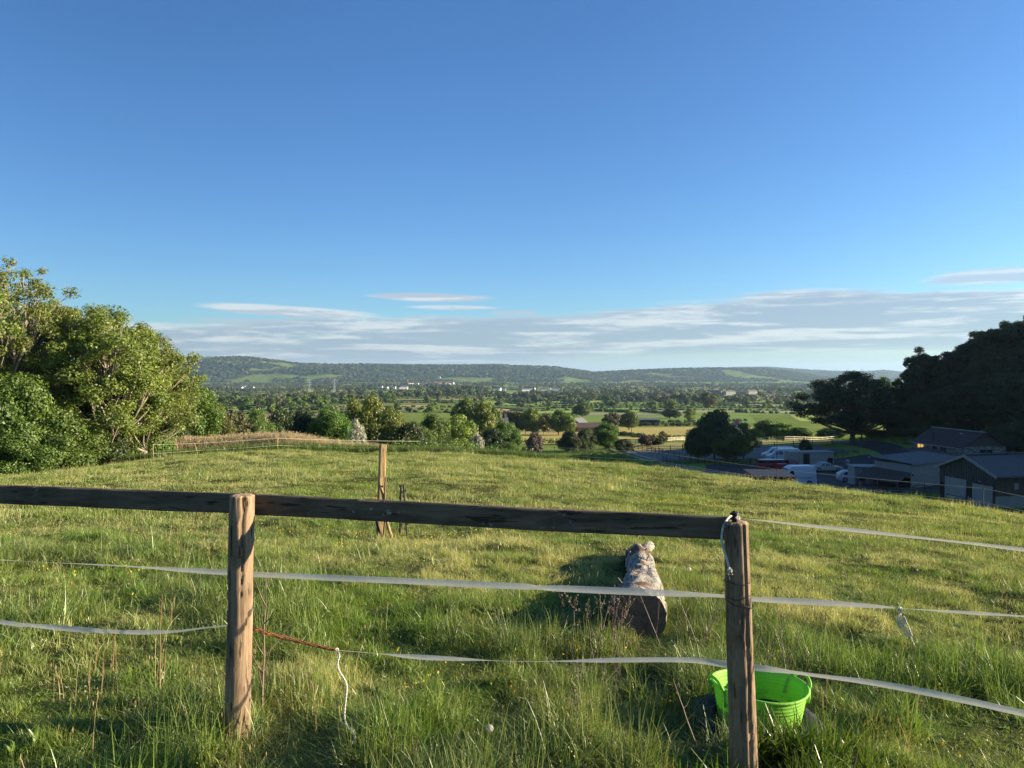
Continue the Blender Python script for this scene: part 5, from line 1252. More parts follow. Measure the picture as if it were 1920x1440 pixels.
clock(522, 1100, 6.6, .018, .1, 'white dandelion clock right of the left post below the middle tape')
clock(1292, 1067, 7.0, .019, .1, 'white dandelion clock right of the log')
clock(903, 1421, 3.2, .008, .1, 'tiny dandelion clock near the bottom edge')
# broad grass and dock leaves at the tub
bl = [tuft(140 + i, 12, .06, .22, .42, .024, 4, .7, (0, .35), 0, .9) for i in range(3)]
g = np.random.default_rng(8); n = 70
u_ = g.uniform(1480, 1640, n); Yb = g.uniform(2.75, 3.5, n)
xb = np.array([XU(a_, b_) for a_, b_ in zip(u_, Yb)])
x3 = np.concatenate([xb, np.array([XU(a_, 3.35) for a_ in g.uniform(1395, 1500, 16)]), np.array([XU(a_, 3.0) for a_ in g.uniform(1250, 1390, 14)])]); y3 = np.concatenate([Yb, np.full(16, 3.35), np.full(14, 2.9)])
scatter('broad_grass', bl, np.stack([x3, y3, height(x3, y3)], -1), g.integers(0, 3, len(x3)), g.random(len(x3)) * 6.28, g.uniform(.5, .85, len(x3)), M['longgrass'], 'broad bladed rank grass growing around the green tub', 'grass')

# ------------------------------------------------------------------ rope fence round the paddock
M['polyrope'] = principled('poly_rope', (.62, .52, .30), .8, var=.2)
M['ropewhite'] = principled('poly_rope_pale', (.70, .68, .50), .8, var=.2)
M['postdark'] = principled('fence_post_dark', (.035, .032, .03), .7, var=.3)
M['postpale'] = principled('fence_post_pale', (.48, .38, .20), .8, var=.3)
M['rubbish'] = None
def rope_fence(posts, label, m, mr, rr_=.012, rh=(.96, .42), pr=.022):
    e = empty('rope_fence', (0, 0, 0), 0, label, 'fence'); tops = []
    for (u, Y, h, lean) in posts:
        x = XU(u, Y); z = hz(x, Y); mb = MB(); tp = Vector((x + lean, Y, z + h)); b = Vector((x, Y, z - .15))
        mb.tube([b, b.lerp(tp, .5), tp], [pr, pr * .95, pr * .85], 8); mb.box(tp - Vector((0, .0, .05)), (pr * 2.6, pr * 2.6, .05)); mb.build('post', M[m], e)
        tops.append([b.lerp(tp, (f * h + .15) / (h + .15)) for f in rh])
    for k in range(len(rh)):
        mb = MB(); pts = []
        for i in range(len(tops) - 1):
            a, b = tops[i][k], tops[i + 1][k]; L = (b - a).length
            for q in range(8):
                f = q / 8; p = a.lerp(b, f); p.z -= .0022 * L * 4 * f * (1 - f) * (1 + .4 * k); p.y -= pr; pts.append(p)
        pts.append(tops[-1][k]); mb.tube(pts, rr_, 6); mb.build('rope', M[mr], e)
    return e
rope_fence([(2230, 26, 1.15, 0), (1846, 31, 1.12, 0), (1457, 42, 1.12, .02), (1220, 46, 1.0, .35), (1040, 50, .95, 0), (925, 52, .95, 0), (838, 54, .95, 0), (790, 56, .95, 0)], 'pale rope fence on dark posts along the right side of the paddock', 'postdark', 'polyrope', .011)
rope_fence([(-160, 40, 1.05, 0), (36, 44.5, 1.0, 0), (98, 46, 1.0, 0), (165, 48, 1.0, 0), (286, 47, 1.1, 0), (372, 48, .9, -.3), (520, 50, .95, 0), (660, 53, .95, 0), (788, 56, .95, 0)], 'white rope fence on pale stakes along the left side of the paddock', 'postpale', 'ropewhite', .009)
# ------------------------------------------------------------------ farmyard buildings
M['cladgreen'] = principled('green_cladding', (.035, .055, .05), .6, bump=.9, bscale=3, vscale=1.2, var=.2)
def corr(name, c, scale=14.0, axis=0, rough=.6, var=.18):
    m, t = mat(name); tc = t.new('ShaderNodeTexCoord').outputs['Object']; s_ = t.new('ShaderNodeSeparateXYZ', ins={0: tc})
    co = t.m('ADD', s_.outputs[0], s_.outputs[1]) if axis == 2 else s_.outputs[axis]
    wv = t.m('SINE', t.m('MULTIPLY', co, scale)); n = t.noise(tc, .8, 5, .65)
    st = t.noise(t.vmul(tc, (1, 1, .15)), 2.2, 4, .6)
    col = t.mix(t.m('ADD', t.m('MULTIPLY', n, .6), t.m('MULTIPLY', st, .4)), tuple(x_ * (1 - var) for x_ in c), tuple(x_ * (1 + var) for x_ in c))
    b = t.new('ShaderNodeBump', ins={'Strength': .8, 'Distance': .05, 'Height': wv})
    p = t.new('ShaderNodeBsdfPrincipled', ins={'Base Color': col, 'Roughness': rough, 'Specular IOR Level': .3, 'Normal': b.outputs[0]}); t.l.new(p.outputs[0], t.out.inputs[0]); return m
M['clad'] = corr('dark_cladding', (.03, .04, .04), 21, 2)
M['cement'] = corr('cement_roof', (.085, .09, .10), 30, 0, .85, .25)
M['brownroof'] = corr('brown_roof', (.09, .06, .055), 26, 0, .8)
M['flatroof'] = principled('felt_roof', (.075, .09, .09), .85, vscale=1.2, var=.15)
M['render'] = principled('pale_render', (.24, .235, .20), .85, vscale=1.0, var=.12, bump=.1, bscale=20)
M['cream'] = principled('cream_panel', (.32, .29, .24), .7, vscale=1.0, var=.1)
M['whitep'] = principled('white_panel', (.24, .245, .24), .6, vscale=1.0, var=.1)
M['trimw'] = principled('pale_trim', (.22, .22, .21), .6, var=.1)
M['dark'+'ness'] = principled('dark_interior', (.012, .011, .011), .95, var=.1)  # near-black colour standing in for the shade inside openings
M['boards'] = corr('timber_boards', (.09, .07, .055), 22, 2, .85, .35)
M['tileroof'] = corr('tile_roof', (.055, .034, .032), 20, 0, .85, .3)
M['glass'] = principled('window_glass', (.02, .025, .03), .12, spec=.7, var=.1)
M['blackbarn'] = corr('black_sheeting', (.04, .042, .048), 10, 2)
M['brick'] = principled('red_brick', (.20, .12, .09), .9, vscale=6, var=.3)
def stone_mat():
    m, t = mat('stone_wall'); tc = t.new('ShaderNodeTexCoord').outputs['Object']
    v = t.new('ShaderNodeTexVoronoi', ins={'Vector': t.vmul(tc, (1, 1, 1.9)), 'Scale': 2.4}); e = t.new('ShaderNodeTexVoronoi', feature='DISTANCE_TO_EDGE', ins={'Vector': t.vmul(tc, (1, 1, 1.9)), 'Scale': 2.4})
    col = t.ramp(t.new('ShaderNodeSeparateColor', ins={0: v.outputs['Color']}).outputs[0], [(0, (.10, .095, .085)), (.5, (.18, .17, .15)), (1, (.28, .265, .24))])
    col = t.mix(t.smooth(e.outputs[0], 0, .07), (.12, .11, .10), col)
    p = t.new('ShaderNodeBsdfPrincipled', ins={'Base Color': col, 'Roughness': .9}); t.l.new(p.outputs[0], t.out.inputs[0]); return m
M['stone'] = stone_mat()
def lit_mat():
    m, t = mat('lit_window'); e = t.new('ShaderNodeEmission', ins={'Color': (1, .62, .16, 1), 'Strength': .30}); t.l.new(e.outputs[0], t.out.inputs[0]); return m
M['lit'] = lit_mat()
def wall_poly(mb, pts, out, th=.18):
    """wall face polygon with thickness, pushed inwards from its outer face"""
    pts = [Vector(p) for p in pts]; o = Vector(out).normalized() * -th; n = len(pts)
    mb.add(pts + [p + o for p in pts], [tuple(range(n)), tuple(range(2 * n - 1, n - 1, -1))] + [(i, n + i, n + (i + 1) % n, (i + 1) % n) for i in range(n)])
def slab(pts, th=.12):
    mb = MB(); pts = [Vector(p) for p in pts]; n = len(pts); d = Vector((0, 0, -th)); mb.add(pts + [p + d for p in pts], [tuple(range(n)), tuple(range(2 * n - 1, n - 1, -1))] + [(i, n + i, n + (i + 1) % n, (i + 1) % n) for i in range(n)]); return mb
def part(mb, name, m, parent, smooth=False): return mb.build(name, M[m] if isinstance(m, str) else m, parent, smooth)
def bx(name, c, d, m, parent, bev=0.0, rot=None): return part(MB().box(c, d, rot, bev), name, m, parent)

# green clad barn at the right edge: x runs back along the ridge, y across the gable
E = P(1866, 890, 66); b = empty('green_barn', (E.x, E.y, -12.6), R(11), 'long dark green clad barn with two pale panels in its gable, at the right edge', 'barn')
zE = E.z + 12.6; Wd = 6.6; Ln = 24
part((lambda m_: (wall_poly(m_, [(0, 0, 1.55), (0, 0, zE), (0, Wd / 2, zE + 1.35), (0, Wd, zE), (0, Wd, 1.55)][::-1], (-1, 0, 0)), m_)[1])(MB()), 'gable_wall', 'clad', b)
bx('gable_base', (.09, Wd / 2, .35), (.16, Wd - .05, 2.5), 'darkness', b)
bx('wall_panel', (-.03, 1.35, .75), (.1, 2.3, 2.5), 'whitep', b)
bx('wall_panel', (-.03, 4.55, .95), (.1, 2.6, 2.5), 'whitep', b)
for y_ in (1.6, 4.7):
    lp = bx('flood_lamp', (-.14, y_, 2.3), (.14, .2, .12), 'trimw', b, .02)
bx('side_wall', (Ln / 2, .08, zE / 2 + .55), (Ln - .1, .16, zE - 1.15), 'boards', b)
bx('side_base', (Ln / 2, .06, .3), (Ln - .06, .22, 1.6), 'render', b)
d = bx('door', (5.2, -.03, 1.15), (1.3, .08, 2.3), 'darkness', b); d['label'] = 'dark open doorway with a pale frame'  # solid slab on the wall, the doorway's inner shade put into its colour
for x_, z_, w_ in ((4.5, 1.2, .08), (5.9, 1.2, .08)): bx('door_frame', (x_, -.06, z_), (w_, .1, 2.4), 'trimw', d)
bx('back_wall', (Ln / 2, Wd - .08, zE / 2), (Ln - .1, .16, zE - .1), 'clad', b)
bx('sign', (2.3, -.04, 2.0), (.45, .05, .6), 'trimw', b); 
mb = MB(); mb.lathe([(0, 0), (.2, 0), (.2, .03), (0, .03)], 14, (3.9, -.03, 1.95), Matrix.Rotation(R(90), 3, 'X')); part(mb, 'sign', 'trimw', b)
mb = slab([(-.35, -.45, zE - .12), (Ln, -.45, zE - .12), (Ln, Wd / 2, zE + 1.48), (-.35, Wd / 2, zE + 1.48)], .10); rf = part(mb, 'roof', 'cement', b)
part(slab([(-.35, Wd / 2, zE + 1.48), (Ln, Wd / 2, zE + 1.48), (Ln, Wd + .45, zE - .12), (-.35, Wd + .45, zE - .12)], .10), 'roof', 'cement', b)
mb = MB(); 
for i in range(24): mb.box((i + .2, Wd / 2, zE + 1.52 + .02 * (i % 3)), (.96, .42, .10), None, .03)
part(mb, 'ridge_cap', 'cement', rf)
mb = MB(); mb.tube([(-.3, -.5, zE - .26), (Ln, -.5, zE - .26)], .07, 8); part(mb, 'gutter', 'iron', b)
for s_ in (0, 1):
    mb = MB(); y0, y1 = ((-.48, Wd / 2) if s_ == 0 else (Wd / 2, Wd + .48)); z0_, z1_ = ((zE - .10, zE + 1.52) if s_ == 0 else (zE + 1.52, zE - .10)); mb.add([(-.38, y0, z0_), (-.30, y0, z0_), (-.30, y1, z1_), (-.38, y1, z1_), (-.38, y0, z0_ - .26), (-.30, y0, z0_ - .26), (-.30, y1, z1_ - .26), (-.38, y1, z1_ - .26)], [(0, 1, 2, 3), (7, 6, 5, 4), (0, 4, 5, 1), (1, 5, 6, 2), (2, 6, 7, 3), (3, 7, 4, 0)]); part(mb, 'bargeboard', 'trimw', b)

# pale flat roofed building
K = P(1708, 871, 85); b = empty('pale_building', (K.x, K.y, -14.6), R(33), 'pale rendered building with a low pitched grey roof, left of the green barn', 'building')
zk = K.z + 14.6; w_, dp = 12.0, 4.4
bx('wall', (w_ / 2, .09, zk / 2 - .3), (w_, .18, zk + .6), 'render', b); bx('wall', (.09, dp / 2 + .09, zk / 2 - .3), (.18, dp, zk + .6), 'whitep', b)
bx('wall', (w_ - .09, dp / 2 + .09, zk / 2 - .3), (.18, dp, zk + .6), 'render', b); bx('wall', (w_ / 2, dp + .1, zk / 2 - .3), (w_ - .4, .18, zk + .6), 'render', b)
rf = part(slab([(-.25, -.25, zk + .12), (w_ + .2, -.25, zk + .12), (w_ + .2, dp + .5, zk + .5), (-.25, dp + .5, zk + .5)], .14), 'roof', 'flatroof', b)
mb = MB(); mb.box((w_ / 2, -.28, zk + .02), (w_ + .5, .05, .14)); part(mb, 'fascia', 'trimw', rf)
mb = MB(); mb.box((-.28, dp / 2 + .1, zk + .22), (.05, dp + .7, .22), Matrix.Rotation(R(4.2), 3, 'X')); part(mb, 'fascia', 'iron', rf)
mb = MB(); mb.tube([(w_ - .15, -.1, zk), (w_ - .15, -.1, 0)], .05, 8); part(mb, 'downpipe', 'iron', b)
mb = MB(); mb.box((.3, -.08, zk - 1.3), (.16, .12, .2)); part(mb, 'wall_lamp', 'iron', b)
# brown lean-to in front of it
b = empty('lean_to', (K.x, K.y, -14.6), R(33), 'open lean-to shelter with a brown sloping roof against the pale building', 'lean-to')
rf = part(slab([(-.05, -.1, zk - 1.0), (-.05, 4.7, zk - .75), (-2.6, 5.4, zk - 1.9), (-2.5, .2, zk - 2.0)], .08), 'roof', 'brownroof', b)
for x_, y_ in ((-2.4, .3), (-2.45, 2.7), (-2.5, 5.2)):
    mb = MB(); mb.box((x_, y_, (zk - 2.1) / 2), (.12, .12, zk - 2.1)); part(mb, 'timber_post', 'boards', b)
bx('inside_shade_panel', (-.06, 2.3, 1.0), (.06, 4.6, 2.0), 'darkness', b)  # added dark sheet, paints the shade under the lean-to roof
# small white shed
S = P(1603, 877, 91); b = empty('white_shed', (S.x, S.y, -14.8), R(-6), 'small white flat roofed shed between the parked hatchbacks and the lean-to', 'shed')
zs = S.z + 14.8
bx('wall', (1.9, 1.3, zs / 2 - .1), (3.8, 2.5, zs + .2), 'whitep', b, .01)
rf = bx('roof', (1.9, 1.25, zs + .09), (4.1, 2.9, .14), 'trimw', b, .02)
d = bx('door', (2.2, .03, .95), (.8, .05, 1.9), 'render', b); bx('handle', (2.5, -.01, .95), (.04, .06, .14), 'iron', d)
bx('window', (.9, .03, 1.35), (.7, .04, .6), 'glass', b)
# stone barn with a lit window
C = P(1805, 838, 100); b = empty('stone_barn', (C.x, C.y, -14.0), R(8), 'long stone barn with a dark tiled roof and one yellow lit window', 'barn')
zc = C.z + 14.0; Lb, Wb = 10.0, 6.8       # local x: across the gable, y: along the barn going away
bx('side_wall', (.12, Lb / 2, zc / 2), (.24, Lb, zc), 'stone', b); bx('side_wall', (Wb - .12, Lb / 2, zc / 2), (.24, Lb, zc), 'stone', b)
bx('end_wall', (Wb / 2, .12, zc / 2), (Wb - .48, .24, zc), 'stone', b)
part((lambda m_: (wall_poly(m_, [(0, 0, zc), (Wb, 0, zc), (Wb / 2, 0, zc + 1.85)], (0, -1, 0), .2), m_)[1])(MB()), 'gable', 'boards', b)
part((lambda m_: (wall_poly(m_, [(0, Lb, 0), (0, Lb, zc), (Wb / 2, Lb, zc + 1.85), (Wb, Lb, zc), (Wb, Lb, 0)], (0, 1, 0), .2), m_)[1])(MB()), 'end_wall', 'stone', b)
rf = part(slab([(-.35, -.3, zc - .15), (-.35, Lb + .3, zc - .15), (Wb / 2, Lb + .3, zc + 2.0), (Wb / 2, -.3, zc + 2.0)][::-1], .12), 'roof', 'tileroof', b)
part(slab([(Wb + .35, -.3, zc - .15), (Wb / 2, -.3, zc + 2.0), (Wb / 2, Lb + .3, zc + 2.0), (Wb + .35, Lb + .3, zc - .15)][::-1], .12), 'roof', 'tileroof', b)
mb = MB(); mb.box((Wb / 2, Lb / 2, zc + 2.03), (.3, Lb + .6, .12), None, .03); part(mb, 'ridge_cap', 'trimw', rf)
mb = MB(); mb.box((1.5, 2.0, zc + 1.7), (.2, .5, .12), Matrix.Rotation(.5, 3, 'Y')); part(mb, 'roof_vent', 'whitep', rf)
mb = MB(); mb.tube([(.3, 6.0, zc + .2), (.3, 6.0, zc + 1.5)], .07, 8); mb.box((.3, 6.0, zc + 1.5), (.5, .1, .06)); part(mb, 'flue', 'iron', rf)
mb = MB(); mb.tube([(-.4, -.3, zc - .28), (-.4, Lb + .3, zc - .28)], .07, 8); part(mb, 'gutter', 'trimw', b)
for y_, w2, h2, l_ in ((8.3, 1.3, .85, 'lit'), (5.3, .7, .9, 'glass'), (3.6, 1.1, 1.1, 'glass')):
    wn = bx('window', (-.03, y_, zc - .85), (.06, w2, h2), l_, b)
    for yy in (-.5, 0, .5): mb = MB(); mb.box((-.07, y_ + yy * w2, zc - .85), (.05, .07, h2)); part(mb, 'frame', 'boards', wn)
    if l_ == 'lit': wn['label'] = 'yellow lit window'
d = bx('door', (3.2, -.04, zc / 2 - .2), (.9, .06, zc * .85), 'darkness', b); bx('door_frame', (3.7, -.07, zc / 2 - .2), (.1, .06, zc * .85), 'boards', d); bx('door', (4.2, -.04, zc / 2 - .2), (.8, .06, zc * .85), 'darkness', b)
b = empty('low_roof_range', (C.x - 5.5, C.y - 3.2, -14.2), R(20), 'dark low roofed range joining the stone barn to the pale building', 'outbuilding')
bx('wall', (2.6, 3, 1.2), (5.0, 6, 2.6), 'boards', b); part(slab([(0, -.2, 2.55), (5.4, -.2, 2.6), (5.4, 6.4, 3.35), (0, 6.4, 3.3)], .1), 'roof', 'tileroof', b)

# white storage shed in the middle of the yard
S = P(1483, 876, 115); b = empty('storage_shed', (S.x, S.y, -15.45), R(3), 'long cream storage shed with one wide and one small dark door, behind the saloon car', 'shed')
bx('wall', (3.55, 1.25, 1.25), (7.1, 2.5, 2.6), 'cream', b, .01); rf = bx('roof', (3.55, 1.22, 2.62), (7.3, 2.7, .12), 'trimw', b, .02)
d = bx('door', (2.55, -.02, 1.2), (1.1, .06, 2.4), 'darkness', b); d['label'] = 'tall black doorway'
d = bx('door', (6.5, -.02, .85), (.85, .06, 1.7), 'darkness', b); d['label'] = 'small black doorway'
for x_ in (1.3, 2.0, 3.1, 7.08): bx('corner_strip', (x_, -.035, 1.2), (.07, .04, 2.4), 'trimw', b)
# dark field shelter just over the crest
S = P(1422, 893, 76); b = empty('field_shelter', (S.x - .4, S.y, -13.5), R(0), 'low dark roofed field shelter with a wide black opening, just over the crest', 'shelter')
zz = S.z + 13.5; 
rf = part(slab([(-.2, -.3, zz + .05), (4.4, -.3, zz - .05), (4.4, 3.2, zz + .3), (-.2, 3.2, zz + .35)], .12), 'roof', 'blackbarn', b)
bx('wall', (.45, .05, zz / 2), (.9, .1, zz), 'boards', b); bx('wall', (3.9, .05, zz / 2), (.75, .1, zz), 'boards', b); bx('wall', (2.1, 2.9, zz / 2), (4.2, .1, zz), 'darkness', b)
bx('wall', (.0, 1.5, zz / 2), (.1, 2.8, zz), 'boards', b); bx('wall', (4.25, 1.5, zz / 2), (.1, 2.8, zz), 'boards', b); bx('opening', (2.2, .5, zz / 2), (2.6, .06, zz - .1), 'darkness', b)  # opening slab and back wall carry the shelter's inner shade as colour
S2 = P(1400, 893, 75); o = bx('water_tank', (S2.x, S2.y, -12.3), (.85, .9, 2.5), 'render', None, .08); tag(o, 'upright grey tank at the left end of the dark field shelter', 'tank')

# ------------------------------------------------------------------ vehicles
def paint(name, c, rough=.3): return principled(name, c, rough, var=.04, spec=.5)
M['p_white'] = paint('paint_white', (.50, .53, .56)); M['p_cream'] = paint('paint_silver', (.42, .41, .36)); M['p_red'] = paint('paint_red', (.30, .02, .03), .5); M['p_dark'] = paint('paint_dark', (.03, .03, .035))
M['hub'] = principled('wheel_hub', (.4, .4, .42), .4, .6, var=.1); M['lampg'] = principled('lamp_glass', (.7, .7, .72), .15, var=.05); M['tail'] = principled('tail_lamp', (.45, .03, .02), .3, var=.05)
def vehicle(name, loc, rz, prof, belt, width, wheels, wr, pm, label, cat, windows, L, group=None, taper=.16):
    """prof: side outline (x, z) from the front bumper over the roof to the rear; windows: side glass polygons"""
    e = empty(name, loc, rz, label, cat, group); n = len(prof); hw = width / 2; top = max(z for x, z in prof)
    def half(z): k = min(max((z - belt) / (top - belt), 0), 1); return hw * (1 - taper * k)
    mb = MB(); low = [(x, z) for x, z in prof]; vs = []
    for s_ in (-1, 1):
        for x, z in prof: vs.append((x, s_ * half(z), z))
        for x, z in prof: vs.append((x, s_ * (half(z) - .05), z + (.0 if z < belt else .03)))
    # shell: strip over the outline plus the two sides
    a0, a1, b0, b1 = 0, n, 2 * n, 3 * n
    fs = [(a1 + i, a1 + i + 1, b1 + i + 1, b1 + i) for i in range(n - 1)] + [(a0 + i, a0 + i + 1, a1 + i + 1, a1 + i) for i in range(n - 1)] + [(b1 + i, b1 + i + 1, b0 + i + 1, b0 + i) for i in range(n - 1)]
    zb = .22
    sk = [(x, s_ * hw * .96, zb) for s_ in (-1, 1) for x in (prof[0][0], prof[-1][0])]
    vs += sk; q = 4 * n
    fs += [tuple(range(a0, a0 + n)) + (q + 1, q), tuple(range(b0 + n - 1, b0 - 1, -1)) + (q + 2, q + 3), (a0, q, q + 2, b0), (a0 + n - 1, b0 + n - 1, q + 3, q + 1), (q, q + 1, q + 3, q + 2)]
    mb.add(vs, fs); part(mb, 'body', pm, e)
    for poly in windows:
        for s_ in (-1, 1): mb = MB(); mb.poly([(x, s_ * (half(z) + .012), z) for x, z in (poly if s_ < 0 else poly[::-1])]); part(mb, 'window', 'glass', e)
    fw = [i for i in range(n - 1) if prof[i][1] >= belt - .02 and prof[i + 1][1] > prof[i][1] + .18]; rw = [i for i in range(n - 1) if prof[i + 1][1] >= belt - .05 and prof[i + 1][1] < prof[i][1] - .18]
    for nm, ii in (('windscreen', fw), ('rear_window', rw)):
        for i in ii[:1]:
            (x0, z0), (x1, z1) = prof[i], prof[i + 1]; nx, nz = -(z1 - z0), (x1 - x0); l_ = math.hypot(nx, nz); nx, nz = nx / l_ * .02, nz / l_ * .02
            k0, k1 = .12, .9; A = (x0 + (x1 - x0) * k0 + nx, z0 + (z1 - z0) * k0 + nz); B = (x0 + (x1 - x0) * k1 + nx, z0 + (z1 - z0) * k1 + nz)
            mb = MB(); mb.poly([(A[0], -half(A[1]) + .12, A[1] + .03), (A[0], half(A[1]) - .12, A[1] + .03), (B[0], half(B[1]) - .12, B[1] + .03), (B[0], -half(B[1]) + .12, B[1] + .03)]); part(mb, nm, 'glass', e)
    for x in wheels:
        for s_ in (-1, 1):
            mb = MB(); Mx = Matrix.Rotation(R(90), 3, 'X'); c = (x, s_ * (hw - .08), wr)
            mb.lathe([(wr * .6, -.10), (wr * .95, -.10), (wr, -.06), (wr, .06), (wr * .95, .10), (wr * .6, .10)], 20, c, Mx); wl_ = part(mb, 'wheel', 'rubber', e, True)
            mb = MB(); mb.lathe([(0, -.085), (wr * .62, -.09), (wr * .62, .09), (0, .085)], 14, c, Mx); part(mb, 'hub', 'hub', wl_)
    xf, zf = prof[0]; xr, zr = prof[-1]
    for s_ in (-1, 1):
        bx('headlight', (xf + .04, s_ * hw * .72, belt * .72), (.14, .3, .13), 'lampg', e, .03); bx('tail_light', (xr - .04, s_ * hw * .8, belt * .8), (.12, .2, .2), 'tail', e, .02)
    bx('bumper', (xf - .02, 0, .38), (.12, width * .9, .16), 'p_dark', e, .03); bx('bumper', (xr + .02, 0, .38), (.12, width * .9, .16), 'p_dark', e, .03)
    return e
van = [(0, .45), (.02, .85), (.25, 1.0), (.95, 1.2), (1.75, 1.98), (2.1, 2.12), (5.4, 2.15), (5.5, 1.9), (5.55, .5)]
hatch = [(0, .4), (.02, .62), (.2, .75), (1.1, .93), (1.95, 1.42), (2.4, 1.5), (3.4, 1.46), (4.05, 1.08), (4.15, .95), (4.2, .45)]
saloon = [(0, .4), (.02, .62), (.15, .72), (1.35, .85), (2.0, 1.3), (2.3, 1.37), (3.2, 1.36), (3.85, .92), (4.55, .86), (4.6, .45)]
def gz(x, y): return hz(x, y) + .07
p = P(1541, 905, 90); gx_ = p.x
V1 = vehicle('white_van', (gx_ - 5.0, 92.5, gz(gx_ - 2.5, 92)), R(3), [(0, .45), (.02, .85), (.25, 1.05), (.75, 1.3), (1.5, 2.25), (2.0, 2.5), (4.8, 2.52), (5.0, 2.3), (5.1, .5)], 1.25, 2.0, (.95, 4.1), .36, 'p_white', 'large high roofed white van in the middle of the yard', 'van', [[(1.3, 1.35), (2.1, 1.35), (2.1, 1.95), (1.65, 1.95)]], 5)
mb = MB(); mb.box((3.2, -1.0, 1.05), (2.6, .03, .05)); part(mb, 'side_moulding', 'p_dark', V1)
p = P(1437, 857, 126); vehicle('white_van', (p.x, 126, gz(p.x + 2, 126)), R(-6), van, 1.1, 1.9, (.95, 4.4), .34, 'p_white', 'white van with a sloping bonnet parked behind the red trailer', 'van', [[(1.15, 1.22), (1.75, 1.22), (1.75, 1.85)], [(1.85, 1.22), (2.6, 1.22), (2.6, 1.85), (1.9, 1.88)]], 5.5)
p = P(1424, 856, 129); vehicle('white_van', (p.x + .4, 128.8, gz(p.x + 2, 129)), R(-6), van, 1.1, 1.9, (.95, 4.4), .34, 'p_white', 'white van half hidden behind the other parked van', 'van', [[(1.15, 1.22), (1.75, 1.22), (1.75, 1.85)], [(1.85, 1.22), (2.6, 1.22), (2.6, 1.85), (1.9, 1.88)]], 5.5)
p = P(1524, 880, 111); vehicle('saloon_car', (p.x + 4.2, 110.5, gz(p.x + 2, 111)), R(180), saloon, .86, 1.7, (.85, 3.75), .31, 'p_cream', 'old silver cream saloon car parked in front of the storage shed', 'car', [[(1.55, .9), (2.0, .9), (2.0, 1.25)][::1], [(2.1, .9), (2.75, .9), (2.75, 1.28), (2.1, 1.27)], [(2.85, .9), (3.55, .9), (3.2, 1.26), (2.85, 1.28)]], 4.6)
p = P(1572, 892, 98); vehicle('hatchback', (p.x + 3.9, 97.0, gz(p.x + 2, 98)), R(168), hatch, .9, 1.75, (.85, 3.35), .32, 'p_white', 'white hatchback seen from its side and rear, left of the white shed', 'car', [[(1.25, .98), (2.0, .98), (2.0, 1.38)], [(2.1, .98), (2.9, .98), (2.9, 1.38), (2.1, 1.4)], [(3.0, .98), (3.6, 1.02), (3.3, 1.34), (3.0, 1.37)]], 4.2)
p = P(1594, 895, 96); vehicle('hatchback', (p.x + .3, 94.6, gz(p.x + .5, 96)), R(60), hatch, .9, 1.75, (.85, 3.35), .32, 'p_white', 'white car facing the camera, squeezed between the hatchback and the shed', 'car', [[(1.25, .98), (2.0, .98), (2.0, 1.38)], [(2.1, .98), (2.9, .98), (2.9, 1.38), (2.1, 1.4)]], 4.2)
p = P(1462, 876, 115); vehicle('pickup_truck', (p.x + 3.2, 113.5, gz(p.x + 1, 115)), R(180), [(0, .5), (.02, .9), (.2, 1.0), (.9, 1.08), (1.4, 1.65), (2.5, 1.68), (2.6, 1.1), (4.2, 1.08), (4.25, .55)], 1.05, 1.75, (.8, 3.4), .36, 'p_red', 'dark red pickup truck in front of the storage shed corner', 'pickup', [[(1.2, 1.12), (1.75, 1.12), (1.75, 1.55), (1.5, 1.55)], [(1.85, 1.12), (2.45, 1.12), (2.42, 1.55), (1.85, 1.55)]], 4.2)
p = P(1420, 876, 116); b = empty('flat_trailer', (p.x, 116, gz(p.x + 2, 116)), R(2), 'long red sided trailer under a dark cover, left of the pickup', 'trailer')
bx('side_board', (2.3, -.95, .8), (4.6, .06, .75), 'p_red', b, .01); bx('side_board', (2.3, .95, .8), (4.6, .06, .75), 'p_red', b, .01); bx('end_board', (.03, 0, .8), (.06, 1.84, .75), 'p_red', b); bx('bed', (2.3, 0, .48), (4.5, 1.84, .1), 'p_dark', b); bx('cover', (2.3, 0, 1.42), (4.6, 1.98, .42), 'p_dark', b, .12)
for x_ in (1.9, 2.7):
    for s_ in (-1, 1): mb = MB(); mb.lathe([(0, -.09), (.3, -.09), (.32, 0), (.3, .09), (0, .09)], 16, (x_, s_ * 1.05, .32), Matrix.Rotation(R(90), 3, 'X')); part(mb, 'wheel', 'rubber', b, True)
mb = MB(); mb.tube([(-1.2, 0, .45), (0, -.6, .45)], .04, 6); mb.tube([(-1.2, 0, .45), (0, .6, .45)], .04, 6); part(mb, 'drawbar', 'iron', b)

# ------------------------------------------------------------------ yard clutter
def wheelie(u, v, Y, rz, label):
    p = P(u, v, Y); e = empty('wheelie_bin', (p.x, Y, hz(p.x, Y)), rz, label, 'bin', 'bins at the lower edge of the yard')
    mb = MB(); mb.add([(-.22, -.25, .05), (.22, -.25, .05), (.22, .2, .05), (-.22, .2, .05), (-.29, -.34, 1.0), (.29, -.34, 1.0), (.29, .34, 1.0), (-.29, .34, 1.0)], [(3, 2, 1, 0), (4, 5, 6, 7), (0, 1, 5, 4), (1, 2, 6, 5), (2, 3, 7, 6), (3, 0, 4, 7)]); part(mb, 'bin_body', 'blackplastic', e)
    bx('lid', (0, 0, 1.04), (.62, .74, .08), 'iron', e, .03)
    for s_ in (-1, 1): mb = MB(); mb.lathe([(0, -.03), (.1, -.03), (.1, .03), (0, .03)], 12, (s_ * .25, .28, .1), Matrix.Rotation(R(90), 3, 'Y')); part(mb, 'wheel', 'rubber', e)
wheelie(1566, 925, 78, .2, 'left dark bin below the large white van'); wheelie(1589, 926, 77, -.1, 'right dark bin below the large white van')
